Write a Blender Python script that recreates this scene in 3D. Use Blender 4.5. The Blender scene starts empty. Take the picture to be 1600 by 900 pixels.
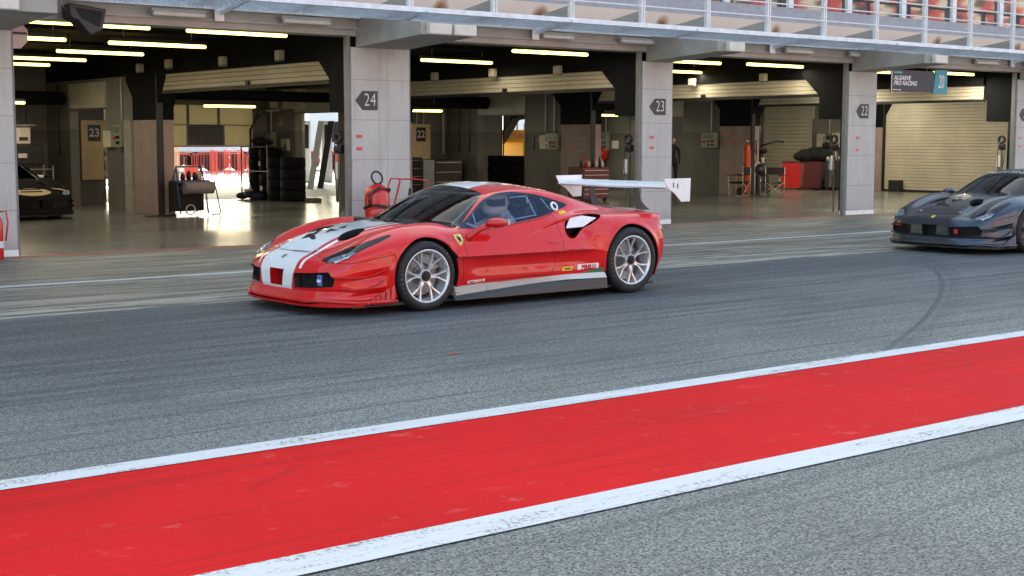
import bpy, bmesh, math, random
import numpy as np
from mathutils import Vector, Matrix
random.seed(7)
scene = bpy.context.scene
COL = scene.collection
R = math.radians
# ---------------------------------------------------------------- camera
cam_d = bpy.data.cameras.new('camera'); cam = bpy.data.objects.new('camera', cam_d); COL.objects.link(cam)
TH, PSI, ROLL, CAMH = .1049, .9042, .0013, 1.6256
_c, _s = math.cos(PSI), math.sin(PSI)
_fw = Vector((_c*math.cos(TH), _s*math.cos(TH), -math.sin(TH)))
_rt = Vector((_s, -_c, 0)); _up = _rt.cross(_fw)
_r2 = _rt*math.cos(ROLL) + _up*math.sin(ROLL); _u2 = -_rt*math.sin(ROLL) + _up*math.cos(ROLL)
cam.matrix_world = Matrix(((_r2.x, _u2.x, -_fw.x, 0), (_r2.y, _u2.y, -_fw.y, 0), (_r2.z, _u2.z, -_fw.z, CAMH), (0, 0, 0, 1)))
cam_d.sensor_width = 36; cam_d.lens = 36*2195.6/1600; cam_d.clip_start = .1; cam_d.clip_end = 3000
scene.camera = cam
# ---------------------------------------------------------------- sky, sun, exposure
SUN_EL, SUN_AZ = R(33), R(16)          # azimuth measured from +Y towards +X
w = bpy.data.worlds.new('World'); scene.world = w; w.use_nodes = True
nt = w.node_tree; bg = nt.nodes['Background']; sky = nt.nodes.new('ShaderNodeTexSky')
sky.sky_type = 'NISHITA'; sky.sun_disc = False; sky.sun_elevation = SUN_EL; sky.sun_rotation = SUN_AZ
sky.air_density = 1.0; sky.dust_density = 2.2; sky.ozone_density = 1.0
wb = nt.nodes.new('ShaderNodeMix'); wb.data_type = 'RGBA'; wb.blend_type = 'MULTIPLY'; wb.inputs[0].default_value = 1
wb.inputs[7].default_value = (1.07, 1.05, .86, 1)          # white balance of a hazy warm morning
nt.links.new(sky.outputs[0], wb.inputs[6]); nt.links.new(wb.outputs[2], bg.inputs[0]); bg.inputs[1].default_value = .15
sun_d = bpy.data.lights.new('sun', 'SUN'); sun_d.energy = 3.4; sun_d.angle = R(.53); sun_d.color = (1, .965, .91)
sun = bpy.data.objects.new('sun', sun_d); COL.objects.link(sun)
sd_ = Vector((math.sin(SUN_AZ)*math.cos(SUN_EL), math.cos(SUN_AZ)*math.cos(SUN_EL), math.sin(SUN_EL)))
sun.rotation_euler = sd_.to_track_quat('Z', 'Y').to_euler(); sun.location = (0, 0, 60)
vs = scene.view_settings
vs.view_transform = 'Standard'; vs.look = 'None'; vs.gamma = 1; vs.use_curve_mapping = False
vs.exposure = 2.08
scene.render.resolution_x = 1024; scene.render.resolution_y = 576
scene.render.engine = 'CYCLES'
scene.cycles.max_bounces = 8; scene.cycles.transparent_max_bounces = 12
scene.cycles.diffuse_bounces = 4; scene.cycles.glossy_bounces = 4
scene.cycles.sample_clamp_indirect = 6
# ---------------------------------------------------------------- helpers
class X:                                   # tiny expression wrapper for math nodes
    def __init__(s, nt, v): s.nt, s.v = nt, v
    def _m(s, op, o=None, o2=None, clamp=False):
        n = s.nt.nodes.new('ShaderNodeMath'); n.operation = op; n.use_clamp = clamp
        for i, q in enumerate((s, o, o2)):
            if q is None: continue
            if isinstance(q, X): q = q.v
            if isinstance(q, (int, float)): n.inputs[i].default_value = q
            else: s.nt.links.new(q, n.inputs[i])
        return X(s.nt, n.outputs[0])
    def __add__(s, o): return s._m('ADD', o)
    __radd__ = __add__
    def __sub__(s, o): return s._m('SUBTRACT', o)
    def __rsub__(s, o): return X(s.nt, o if not isinstance(o, X) else o.v)._m('SUBTRACT', s)
    def __mul__(s, o): return s._m('MULTIPLY', o)
    __rmul__ = __mul__
    def __truediv__(s, o): return s._m('DIVIDE', o)
    def abs(s): return s._m('ABSOLUTE')
    def sqrt(s): return s._m('SQRT')
    def sin(s): return s._m('SINE')
    def frac(s): return s._m('FRACT')
    def min(s, o): return s._m('MINIMUM', o)
    def max(s, o): return s._m('MAXIMUM', o)
    def lt(s, o): return s._m('LESS_THAN', o)
    def gt(s, o): return s._m('GREATER_THAN', o)
    def clamp(s): return s._m('ADD', 0., clamp=True)
    def ss(s, a, b):                       # smooth 0..1 ramp between a and b
        n = s.nt.nodes.new('ShaderNodeMapRange'); n.interpolation_type = 'SMOOTHSTEP'
        s.nt.links.new(s.v, n.inputs[0]); n.inputs[1].default_value = a; n.inputs[2].default_value = b
        n.inputs[3].default_value = 0; n.inputs[4].default_value = 1
        return X(s.nt, n.outputs[0])
class Mat:
    def __init__(s, name, col=(.5, .5, .5), rough=.6, metal=0., spec=.5, coat=0., emis=None, es=0., coat_rough=.03):
        s.m = bpy.data.materials.new(name); s.m.use_nodes = True; s.nt = s.m.node_tree
        s.b = s.nt.nodes['Principled BSDF']; s.out = s.nt.nodes['Material Output']
        s.set('Base Color', (*col, 1)); s.set('Roughness', rough); s.set('Metallic', metal)
        s.set('Specular IOR Level', spec); s.set('Coat Weight', coat); s.set('Coat Roughness', coat_rough)
        if emis: s.set('Emission Color', (*emis, 1)); s.set('Emission Strength', es)
        s._c = {}
    def set(s, k, v):
        if isinstance(v, X): v = v.v
        if isinstance(v, bpy.types.NodeSocket): s.nt.links.new(v, s.b.inputs[k])
        else: s.b.inputs[k].default_value = v
    def co(s, kind='Object'):
        if kind not in s._c:
            n = s.nt.nodes.new('ShaderNodeTexCoord'); sp = s.nt.nodes.new('ShaderNodeSeparateXYZ')
            s.nt.links.new(n.outputs[kind], sp.inputs[0])
            s._c[kind] = (n.outputs[kind], X(s.nt, sp.outputs[0]), X(s.nt, sp.outputs[1]), X(s.nt, sp.outputs[2]))
        return s._c[kind]
    def world(s):
        if 'w' not in s._c:
            n = s.nt.nodes.new('ShaderNodeNewGeometry'); sp = s.nt.nodes.new('ShaderNodeSeparateXYZ')
            s.nt.links.new(n.outputs['Position'], sp.inputs[0])
            s._c['w'] = (n.outputs['Position'], X(s.nt, sp.outputs[0]), X(s.nt, sp.outputs[1]), X(s.nt, sp.outputs[2]))
        return s._c['w']
    def vec(s, x, y, z):
        n = s.nt.nodes.new('ShaderNodeCombineXYZ')
        for i, q in enumerate((x, y, z)):
            if isinstance(q, X): s.nt.links.new(q.v, n.inputs[i])
            else: n.inputs[i].default_value = q
        return n.outputs[0]
    def noise(s, vec, scale, detail=4, rough=.55, dist=0.):
        n = s.nt.nodes.new('ShaderNodeTexNoise'); s.nt.links.new(vec, n.inputs['Vector'])
        n.inputs['Scale'].default_value = scale; n.inputs['Detail'].default_value = detail
        n.inputs['Roughness'].default_value = rough; n.inputs['Distortion'].default_value = dist
        return X(s.nt, n.outputs[0])
    def voro(s, vec, scale, feat='F1', out=0):
        n = s.nt.nodes.new('ShaderNodeTexVoronoi'); n.feature = feat; s.nt.links.new(vec, n.inputs['Vector'])
        n.inputs['Scale'].default_value = scale; return X(s.nt, n.outputs[out])
    def mix(s, f, a, b):
        n = s.nt.nodes.new('ShaderNodeMix'); n.data_type = 'RGBA'
        for i, q in ((0, f), (6, a), (7, b)):
            if isinstance(q, X): q = q.v
            if isinstance(q, bpy.types.NodeSocket): s.nt.links.new(q, n.inputs[i])
            elif isinstance(q, tuple): n.inputs[i].default_value = (*q[:3], 1)
            else: n.inputs[i].default_value = q
        return n.outputs[2]
    def bump(s, h, strength=.3, dist=.01):
        n = s.nt.nodes.new('ShaderNodeBump'); n.inputs['Strength'].default_value = strength
        n.inputs['Distance'].default_value = dist; s.nt.links.new(h.v if isinstance(h, X) else h, n.inputs['Height'])
        s.nt.links.new(n.outputs[0], s.b.inputs['Normal']); return n.outputs[0]
def plain(name, col, rough=.6, metal=0., var=.12, scale=6., **k):      # a colour with a little uneven wear
    M = Mat(name, col, rough, metal, **k)
    c = M.co()[0]; n = M.noise(c, scale, 5, .6)
    M.set('Base Color', M.mix(n.ss(.3, .7), tuple(v*(1-var) for v in col), tuple(min(1, v*(1+var)) for v in col)))
    M.set('Roughness', (n*.25 + (rough-.12)).clamp())
    return M.m
class MB:
    def __init__(s): s.bm = bmesh.new()
    def box(s, a, b, rz=0, bev=0, mi=0):
        x0, y0, z0 = a; x1, y1, z1 = b
        r = bmesh.ops.create_cube(s.bm, size=1)
        vs_ = r['verts']; c = Vector(((x0+x1)/2, (y0+y1)/2, (z0+z1)/2))
        bmesh.ops.scale(s.bm, vec=(abs(x1-x0), abs(y1-y0), abs(z1-z0)), verts=vs_)
        fs = list({f for v in vs_ for f in v.link_faces})
        if bev:
            es = list({e for v in vs_ for e in v.link_edges})
            rr = bmesh.ops.bevel(s.bm, geom=es, offset=bev, segments=2, affect='EDGES', profile=.5)
            vs_ = list({v for f in rr['faces'] for v in f.verts} | {v for v in vs_ if v.is_valid})
            fs = list({f for v in vs_ for f in v.link_faces})
        if rz: bmesh.ops.rotate(s.bm, cent=(0, 0, 0), matrix=Matrix.Rotation(rz, 3, 'Z'), verts=vs_)
        bmesh.ops.translate(s.bm, vec=c, verts=vs_)
        for f in fs: f.material_index = mi
        return s
    def cyl(s, p, q, r, r2=None, seg=16, caps=True, mi=0):
        p, q = Vector(p), Vector(q); d = q-p; r2 = r if r2 is None else r2
        rr = bmesh.ops.create_cone(s.bm, cap_ends=caps, segments=seg, radius1=r, radius2=r2, depth=d.length)
        m = d.to_track_quat('Z', 'Y').to_matrix().to_4x4(); m.translation = (p+q)/2
        bmesh.ops.transform(s.bm, matrix=m, verts=rr['verts'])
        for f in {f for v in rr['verts'] for f in v.link_faces}: f.smooth = len(f.verts) == 4; f.material_index = mi
        return s
    def tube(s, pts, r, seg=8, closed=False, mi=0):
        pts = [Vector(p) for p in pts]; n = len(pts); rings = []
        for i, p in enumerate(pts):
            a = pts[i-1] if (i or closed) else p; b = pts[(i+1) % n] if (i < n-1 or closed) else p
            t = (b-a).normalized(); up = Vector((0, 0, 1)) if abs(t.z) < .9 else Vector((1, 0, 0))
            if i and not closed and False: pass
            u = t.cross(up).normalized(); v = u.cross(t)
            rr = r[i] if isinstance(r, (list, tuple)) else r
            rings.append([s.bm.verts.new(p + u*rr*math.cos(2*math.pi*k/seg) + v*rr*math.sin(2*math.pi*k/seg)) for k in range(seg)])
        for i in range(n if closed else n-1):
            A, B = rings[i], rings[(i+1) % n]
            off = min(range(seg), key=lambda o: (A[0].co-B[o].co).length)
            for k in range(seg):
                f = s.bm.faces.new((A[k], A[(k+1) % seg], B[(k+1+off) % seg], B[(k+off) % seg])); f.smooth = True; f.material_index = mi
        if not closed:
            for q in (rings[0], rings[-1]):
                try: s.bm.faces.new(q).material_index = mi
                except Exception: pass
        return s
    def prism(s, poly, d, mi=0):           # polygon of 3D points pushed along d
        d = Vector(d); a = [s.bm.verts.new(Vector(p)) for p in poly]; b = [s.bm.verts.new(Vector(p)+d) for p in poly]
        n = len(poly); fs = [s.bm.faces.new(a), s.bm.faces.new(b[::-1])]
        for i in range(n): fs.append(s.bm.faces.new((a[i], b[i], b[(i+1) % n], a[(i+1) % n])))
        for f in fs: f.material_index = mi
        return s
    def quad(s, a, b, c, d, mi=0):
        f = s.bm.faces.new([s.bm.verts.new(Vector(p)) for p in (a, b, c, d)]); f.material_index = mi; return s
    def lathe(s, prof, axis='Z', at=(0, 0, 0), seg=32, mi=0, closed=False):   # prof: (r, h)
        rings = []
        for r, h in prof:
            ring = []
            for k in range(seg):
                a = 2*math.pi*k/seg; u, v = r*math.cos(a), r*math.sin(a)
                p = {'Z': (u, v, h), 'Y': (u, h, v), 'X': (h, u, v)}[axis]
                ring.append(s.bm.verts.new(Vector(p)+Vector(at)))
            rings.append(ring)
        m = len(rings)
        for i in range(m if closed else m-1):
            A, B = rings[i], rings[(i+1) % m]
            for k in range(seg):
                f = s.bm.faces.new((A[k], A[(k+1) % seg], B[(k+1) % seg], B[k])); f.smooth = True; f.material_index = mi
        return s
    def ball(s, c, r, seg=14, sc=(1, 1, 1), mi=0):
        rr = bmesh.ops.create_uvsphere(s.bm, u_segments=seg, v_segments=max(6, seg*2//3), radius=r)
        bmesh.ops.scale(s.bm, vec=sc, verts=rr['verts']); bmesh.ops.translate(s.bm, vec=c, verts=rr['verts'])
        for f in {f for v in rr['verts'] for f in v.link_faces}: f.smooth = True; f.material_index = mi
        return s
    def build(s, name, mat, parent=None, loc=None, fix=True):
        if fix: bmesh.ops.recalc_face_normals(s.bm, faces=s.bm.faces)
        me = bpy.data.meshes.new(name); s.bm.to_mesh(me); s.bm.free()
        for m in (mat if isinstance(mat, (list, tuple)) else [mat]): me.materials.append(m)
        o = bpy.data.objects.new(name, me); COL.objects.link(o)
        if parent: o.parent = parent
        if loc: o.location = loc
        return o
def tag(o, label, cat, group=None):
    o['label'] = label; o['category'] = cat
    if group: o['group'] = group
    return o
def thing(name, label, cat, loc=(0, 0, 0), rz=0, group=None):
    o = bpy.data.objects.new(name, None); COL.objects.link(o); o.empty_display_size = .2
    o.location = loc; o.rotation_euler = (0, 0, rz); return tag(o, label, cat, group)
def struct(o): o['kind'] = 'structure'; return o
def copy_tree(o, parent=None):
    c = o.copy(); COL.objects.link(c); c.parent = parent
    for ch in [q for q in TREE.get(o.name, [])] if False else list(o.children): copy_tree(ch, c)
    return c
def dup(o, loc, rz=None, label=None, group=None):
    c = copy_tree(o); c.location = loc
    if rz is not None: c.rotation_euler = (0, 0, rz)
    if label: c['label'] = label
    if group: c['group'] = group
    return c
def text_mesh(txt, size, mat, name='lettering', parent=None, at=(0, 0, 0), u=(1, 0, 0), v=(0, 0, 1), sx=1., shear=0., depth=.001, off=0., align='CENTER', sp=1.):
    cu = bpy.data.curves.new('t', 'FONT'); cu.body = txt; cu.size = size; cu.align_x = align; cu.align_y = 'CENTER'
    cu.extrude = depth; cu.shear = shear; cu.offset = off; cu.resolution_u = 3; cu.space_character = sp
    o = bpy.data.objects.new('t', cu); COL.objects.link(o)
    dg = bpy.context.evaluated_depsgraph_get(); me = bpy.data.meshes.new_from_object(o.evaluated_get(dg))
    bpy.data.objects.remove(o); bpy.data.curves.remove(cu)
    u, v = Vector(u).normalized(), Vector(v).normalized(); n = u.cross(v)
    for q in me.vertices:
        c = q.co.copy(); q.co = Vector(at) + u*c.x*sx + v*c.y + n*c.z
    me.materials.clear(); me.materials.append(mat); me.name = name
    ob = bpy.data.objects.new(name, me); COL.objects.link(ob)
    if parent: ob.parent = parent
    return ob
# ---------------------------------------------------------------- car body as a smooth implicit surface
import numpy as np
def pch(xs, ys):
    xs = np.array(xs, float); ys = np.array(ys, float)
    h = np.diff(xs); d = np.diff(ys) / h
    m = np.zeros_like(ys); m[0] = d[0]; m[-1] = d[-1]
    for i in range(1, len(xs) - 1):
        if d[i-1] * d[i] > 0:
            w1 = 2*h[i] + h[i-1]; w2 = h[i] + 2*h[i-1]
            m[i] = (w1 + w2) / (w1 / d[i-1] + w2 / d[i])
    def f(x):
        x = np.clip(x, xs[0], xs[-1]); i = np.clip(np.searchsorted(xs, x) - 1, 0, len(xs) - 2)
        t = (x - xs[i]) / h[i]; t2 = t*t; t3 = t2*t
        return (2*t3-3*t2+1)*ys[i] + (t3-2*t2+t)*h[i]*m[i] + (-2*t3+3*t2)*ys[i+1] + (t3-t2)*h[i]*m[i+1]
    return f
def PT(*p): return pch([a for a, b in p], [b for a, b in p])
def smax(a, b, k): return .5*(a + b + np.sqrt((a-b)**2 + k*k))
def smin(a, b, k): return .5*(a + b - np.sqrt((a-b)**2 + k*k))
def sst(a, b, x):
    t = np.clip((x-a)/(b-a), 0, 1); return t*t*(3-2*t)
def gau(x, s): return np.exp(-(x/s)**2)
z_mid = PT((-1.4,.40),(-1.15,.47),(-1.06,.51),(-.9,.570),(-.75,.645),(-.6,.700),(-.3,.768),(0,.805),(.2,.818),(.6,.835),(1.2,.85),(2.0,.87),(2.6,.885),(3.0,.875),(3.2,.862),(3.5,.85))
z_fen = PT((-1.4,.36),(-1.1,.445),(-.9,.53),(-.6,.655),(-.3,.745),(-.1,.778),(.15,.79),(.45,.772),(.9,.775),(1.2,.806),(1.5,.85),(1.75,.88),(2.0,.885),(2.3,.875),(2.6,.865),(2.9,.86),(3.2,.845),(3.5,.82))
w_side = PT((-1.2,.90),(-.9,.93),(-.5,.955),(0,.965),(.4,.945),(.8,.915),(1.2,.912),(1.6,.935),(2.0,.965),(2.4,.98),(2.8,.972),(3.2,.93),(3.5,.90))
v_side = PT((0,-.03),(.2,-.02),(.34,-.004),(.55,0),(.64,-.006),(.72,-.03),(.80,-.075),(.9,-.16),(1.1,-.3),(1.3,-.5))
s_nose = PT((0,-1.10),(.3,-1.095),(.55,-1.055),(.75,-.96),(.86,-.84),(.93,-.66),(.97,-.4),(1.05,.3))
ws_h = PT((-.6,.46),(.0,.735),(.13,.80),(.3,.892),(.5,.99),(.7,1.08),(.85,1.137),(1.0,1.173),(1.2,1.193),(1.4,1.19),(1.6,1.168),(1.9,1.10),(2.2,1.02),(2.5,.955),(2.8,.91),(3.2,.87),(3.6,.84))
y_gh = PT((0,0),(1.5,0),(1.9,-.02),(2.3,-.10),(2.7,-.2),(3.2,-.32),(3.6,-.4))
z_bot = PT((-1.3,.115),(-.5,.115),(-.3,.15),(.3,.19),(.45,.207),(1.4,.225),(2.25,.25),(2.7,.17),(3.6,.17))
def z_deck(s, y):
    t = sst(.30, .70, y)
    z = z_mid(s)*(1-t) + z_fen(s)*t
    hood = sst(-1.0, -.6, s)*(1 - sst(.15, .5, s))
    z = z - .032*gau(y-.50, .10)*hood + .006*(gau(y-.40,.03)+0)*hood
    z = z + .042*gau(y-.70, .11)*sst(-1.0,-.45,s)*(1-sst(.25,.7,s))
    rear = sst(1.9, 2.3, s)
    z = z - .03*gau(y-.52, .12)*rear
    return z - 1.7*np.clip(y-.74, 0, 1)**2*(1-.4*rear)
SC_L = PT((0.9,.60),(1.5,.603),(2.2,.615)); SC_U = PT((0.9,.60),(1.15,.645),(1.5,.745),(1.78,.815),(2.0,.85),(2.3,.85))
def y_side(s, z):
    w = w_side(s) + v_side(z)
    door = sst(.35,.7,s)*(1-sst(1.9,2.15,s))
    w = w - .030*gau(z-.40,.13)*door + .012*gau(z-.645,.035)*sst(-.3,.2,s)*(1-sst(1.0,1.5,s))
    lo = SC_L(s); up = SC_U(s); t = (z-lo)/np.maximum(up-lo,.02)
    D = .088*sst(1.0,1.9,s)*(1-sst(2.0,2.12,s))
    w = w - D*sst(-.10,.35,t)*(1-sst(.80,1.08,t))
    w = w + .030*sst(.3,1.,t)*(1-sst(1.0,1.6,t))*sst(1.2,1.8,s)*(1-sst(2.1,2.5,s))
    for (c, r, zc) in ((0., .375, .335), (2.65, .39, .35)):
        q = np.sqrt((s-c)**2 + (z-zc)**2)
        w = w + .014*gau(q-r-.01, .035)*sst(-.05,.1,z-.12)
    # bumper corner sculpting in front of the front wheel
    a = (1-sst(-.52,-.42,s))
    w = w + a*(.024*gau(z-.425-.10*(s+.7), .022) - .036*gau(z-.34-.12*(s+.7), .045) + .024*gau(z-.245-.10*(s+.7), .018) - .020*gau(z-.19-.08*(s+.7), .022))
    return w
def F(s, y, z):
    y = np.abs(y)
    top = z - z_deck(s, y)
    side = y - y_side(s, z)
    f = smax(top, side, .05)
    nose = s_nose(y) + .05*sst(.36,.56,z) - .030*sst(.24,.13,z) - s
    nose = nose + .012*gau(z-.225,.02)
    f = smax(f, nose*.9, .05)
    tail = s - (3.37 - .22*(y/.95)**3 - .10*sst(.45,.2,z) + .03*gau(z-.84,.03) - .05*gau(z-.70,.08))
    f = smax(f, tail, .035)
    g1 = z - (ws_h(s - .36*y*y) - .15*y*y)
    g1 = g1*.8
    g2 = (y - (.870 + y_gh(s) - .60*(z-.76)) + .25*np.clip(z-1.0,0,1)**2)*.85
    g = smax(g1, g2, .045)
    g = smax(g, -z+.5, .01)
    g = smax(g, (s-3.3), .02); g = smax(g, (-.35-s), .02)
    f = smin(f, g, .03)
    f = smax(f, (z_bot(s) - z), .012)
    return f
# ---------------------------------------------------------------- car shell: surface nets + exact region cutting
def surface_nets(h=.0125):
    xs = np.arange(-1.25, 3.50, h); ys = np.arange(-2*h, 1.06, h); zs = np.arange(.06, 1.26, h)
    G = np.empty((len(xs), len(ys), len(zs)), np.float32)
    Yg, Zg = np.meshgrid(ys, zs, indexing='ij')
    for i0 in range(0, len(xs), 40):
        sl = xs[i0:i0+40]
        G[i0:i0+40] = F(sl[:, None, None], Yg[None], Zg[None])
    ins = G < 0
    nx, ny, nz = G.shape
    acc = np.zeros((nx-1, ny-1, nz-1, 3), np.float32); cnt = np.zeros((nx-1, ny-1, nz-1), np.int16)
    corner = [(i, j, k) for i in (0, 1) for j in (0, 1) for k in (0, 1)]
    sl = lambda a, n: slice(a, n-1+a)
    for a in corner:
        for ax in range(3):
            if a[ax]: continue
            b = list(a); b[ax] = 1
            A = G[sl(a[0], nx), sl(a[1], ny), sl(a[2], nz)]; B = G[sl(b[0], nx), sl(b[1], ny), sl(b[2], nz)]
            m = (A < 0) != (B < 0)
            t = np.where(m, A/np.where(m, A-B, 1), 0)
            for q in range(3): acc[..., q] += np.where(m, (t if q == ax else a[q]), 0)
            cnt += m
    act = cnt > 0
    idx = -np.ones(act.shape, np.int64); idx[act] = np.arange(act.sum())
    I, J, K = np.nonzero(act); V = acc[act]/cnt[act][:, None]
    V = np.stack([xs[I] + V[:, 0]*h, ys[J] + V[:, 1]*h, zs[K] + V[:, 2]*h], 1).astype(float)
    T = []
    for ax in range(3):
        sA = [slice(None)]*3; sB = [slice(None)]*3; sA[ax] = slice(0, -1); sB[ax] = slice(1, None)
        m = ins[tuple(sA)] != ins[tuple(sB)]; flip = ins[tuple(sA)]
        P = np.stack(np.nonzero(m), 1); f = flip[m]
        o1, o2 = [(1, 2), (2, 0), (0, 1)][ax]
        ok = (P[:, o1] > 0) & (P[:, o2] > 0) & (P[:, o1] < act.shape[o1]) & (P[:, o2] < act.shape[o2]) & (P[:, ax] < act.shape[ax])
        P = P[ok]; f = f[ok]
        def g(d1, d2):
            Q = P.copy(); Q[:, o1] -= d1; Q[:, o2] -= d2; return idx[Q[:, 0], Q[:, 1], Q[:, 2]]
        q = np.stack([g(1, 1), g(0, 1), g(0, 0), g(1, 0)], 1)
        q = q[(q >= 0).all(1)] if (q < 0).any() else q
        if len(q) != len(f): f = f[:len(q)]
        q[~f] = q[~f][:, ::-1]
        T.append(q[:, [0, 1, 2]]); T.append(q[:, [0, 2, 3]])
    return V, np.concatenate(T)
def gradF(V, e=.002):
    s, y, z = V.T
    g = np.stack([F(s+e, y, z)-F(s-e, y, z), F(s, y+e, z)-F(s, y-e, z), F(s, y, z+e)-F(s, y, z-e)], 1)/(2*e)
    return g
def project(V, n=3):
    for _ in range(n):
        g = gradF(V); f = F(*V.T); gg = (g*g).sum(1)
        V = V - (np.clip(f/np.maximum(gg, .05), -.01, .01))[:, None]*g
    return V
def cut(V, T, sd):
    """split triangles along sd = 0; returns V, T, side(-1/1) and extended sd"""
    sd = sd.copy(); sd[np.abs(sd) < 2e-5] = 0
    S = np.sign(sd)[T]; mixed = (S.max(1) > 0) & (S.min(1) < 0)
    keep = T[~mixed]; M = T[mixed]; Sm = S[mixed]
    e = np.concatenate([M[:, [0, 1]], M[:, [1, 2]], M[:, [2, 0]]]); es = np.sort(e, 1)
    cr = (np.sign(sd[es[:, 0]])*np.sign(sd[es[:, 1]])) < 0
    u, inv = np.unique(es[cr], axis=0, return_inverse=True); inv = inv.ravel()
    t = sd[u[:, 0]]/(sd[u[:, 0]]-sd[u[:, 1]]); NV = V[u[:, 0]]*(1-t)[:, None] + V[u[:, 1]]*t[:, None]
    n0 = len(V); V2 = np.concatenate([V, NV]); sd2 = np.concatenate([sd, np.zeros(len(NV))])
    eid = -np.ones(len(e), np.int64); eid[cr] = n0 + inv; eid = eid.reshape(3, -1).T       # edges 01,12,20
    out = [keep]
    for r in range(3):                     # rotate so that the lone vertex is first
        A = np.roll(M, -r, 1); Sg = np.roll(Sm, -r, 1); Ei = np.roll(eid, -r, 1)
        k = (Sg[:, 0]*Sg[:, 1] < 0) & (Sg[:, 0]*Sg[:, 2] < 0)
        a, b, c = A[k].T; e0, e1, e2 = Ei[k].T
        out += [np.stack([a, e0, e2], 1), np.stack([e0, b, c], 1), np.stack([e0, c, e2], 1)]
        k = (Sg[:, 0] == 0) & (Sg[:, 1]*Sg[:, 2] < 0)
        a, b, c = A[k].T; e0, e1, e2 = Ei[k].T
        out += [np.stack([a, b, e1], 1), np.stack([a, e1, c], 1)]
    T2 = np.concatenate(out)
    side = np.sign(sd2[T2].sum(1))
    return V2, T2, side
def polysd(px, py, poly):
    P = np.array(poly, float); Q = np.roll(P, -1, 0); d = np.full(px.shape, 1e9); ins_ = np.zeros(px.shape, bool)
    for (x0, y0), (x1, y1) in zip(P, Q):
        ex, ey = x1-x0, y1-y0; t = np.clip(((px-x0)*ex + (py-y0)*ey)/(ex*ex+ey*ey), 0, 1)
        d = np.minimum(d, np.hypot(px-x0-t*ex, py-y0-t*ey))
        c = ((y0 > py) != (y1 > py)) & (px < (x1-x0)*(py-y0)/((y1-y0) if y1 != y0 else 1e-9) + x0)
        ins_ ^= c
    return np.where(ins_, -d, d)
def smooth_poly(poly, n=5):                # closed Catmull-Rom through the points
    P = np.array(poly, float); N = len(P); out = []
    for i in range(N):
        a, b, c, d = P[i-1], P[i], P[(i+1) % N], P[(i+2) % N]
        for k in range(n):
            t = k/n; out.append(.5*((2*b) + (-a+c)*t + (2*a-5*b+4*c-d)*t*t + (-a+3*b-3*c+d)*t**3))
    return out
DLO = smooth_poly([(.485,.768),(.60,.845),(.709,.915),(.86,1.01),(1.0,1.068),(1.10,1.092),(1.22,1.103),(1.383,1.092),(1.58,1.063),(1.773,1.012),(1.93,.955),(1.757,.905),(1.475,.842),(1.165,.801),(.80,.768)], 4)
WS = smooth_poly([(.045,0),(.06,.25),(.115,.50),(.20,.68),(.36,.79),(.50,.785),(.70,.69),(.90,.585),(.955,.53),(.935,.3),(.925,0),(.935,-.3),(.955,-.53),(.90,-.585),(.70,-.69),(.50,-.785),(.36,-.79),(.20,-.68),(.115,-.50),(.06,-.25)], 4)
HL = [(-.94,.59),(-.90,.575),(-.80,.645),(-.66,.765),(-.50,.800),(-.34,.812),(-.33,.835),(-.46,.853),(-.60,.850),(-.73,.842),(-.80,.835),(-.89,.765),(-.935,.68)]
VENT = smooth_poly([(-.64,.385),(-.53,.265),(-.41,.225),(-.30,.24),(-.31,.345),(-.43,.425),(-.55,.435),(-.62,.42)], 4)
INTK = smooth_poly([(1.80,.775),(1.765,.70),(1.775,.635),(1.85,.618),(1.98,.685),(2.12,.765),(2.285,.838),(2.15,.858),(2.0,.852),(1.88,.825)], 4)
GRL = [(.325,.385),(.50,.392),(.735,.410),(.79,.345),(.775,.275),(.60,.258),(.34,.247)]
GRC = [(-.135,.405),(.135,.405),(.115,.25),(-.115,.25)]
BUMP = [(-1.5,0),(-1.5,.7),(-.915,.7),(-.905,.49),(-.80,.488),(-.36,.56),(-.30,0)]
DOOR = [(.44,.24),(.44,.60),(.455,.765),(1.165,.788),(1.475,.828),(1.66,.872),(1.69,.62),(1.60,.30),(1.56,.262)]
BON = smooth_poly([(-.90,.0),(-.885,.30),(-.845,.43),(-.60,.50),(-.3,.565),(-.05,.615),(.02,.60),(.0,.45),(-.03,.25),(-.04,0),(-.03,-.25),(.0,-.45),(.02,-.60),(-.05,-.615),(-.3,-.565),(-.60,-.50),(-.845,-.43),(-.885,-.30)], 4)
REG = {  # name: function of s, y(signed), z -> signed distance (negative inside)
    'arch_f': lambda s, y, z: np.maximum(np.hypot(s, z-.335)-.372, .45-np.abs(y)),
    'arch_r': lambda s, y, z: np.maximum(np.hypot(s-2.65, z-.35)-.392, .45-np.abs(y)),
    'intake': lambda s, y, z: np.maximum(polysd(s, z, INTK), .5-np.abs(y)),
    'grille': lambda s, y, z: np.maximum(polysd(np.abs(y), z, GRL), s+.6),
    'nose_grille': lambda s, y, z: np.maximum(polysd(y, z, GRC), s+.6),
    'vent': lambda s, y, z: np.maximum(polysd(s, np.abs(y), VENT), .45-z),
    'windshield': lambda s, y, z: np.maximum(polysd(s, y, WS), .74-z),
    'side_window': lambda s, y, z: np.maximum(polysd(s, z, DLO), .45-np.abs(y)),
    'headlight': lambda s, y, z: np.maximum(polysd(s, np.abs(y), HL), .45-z),
    'front_bumper': lambda s, y, z: polysd(s, z, BUMP),
    'bonnet': lambda s, y, z: np.maximum(polysd(s, y, BON), .45-z),
    'door': lambda s, y, z: np.maximum(polysd(s, z, DOOR), .5-np.abs(y)),
}
SEAM = {'front_bumper': .003, 'bonnet': .003, 'door': .003, 'headlight': .003}
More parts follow.
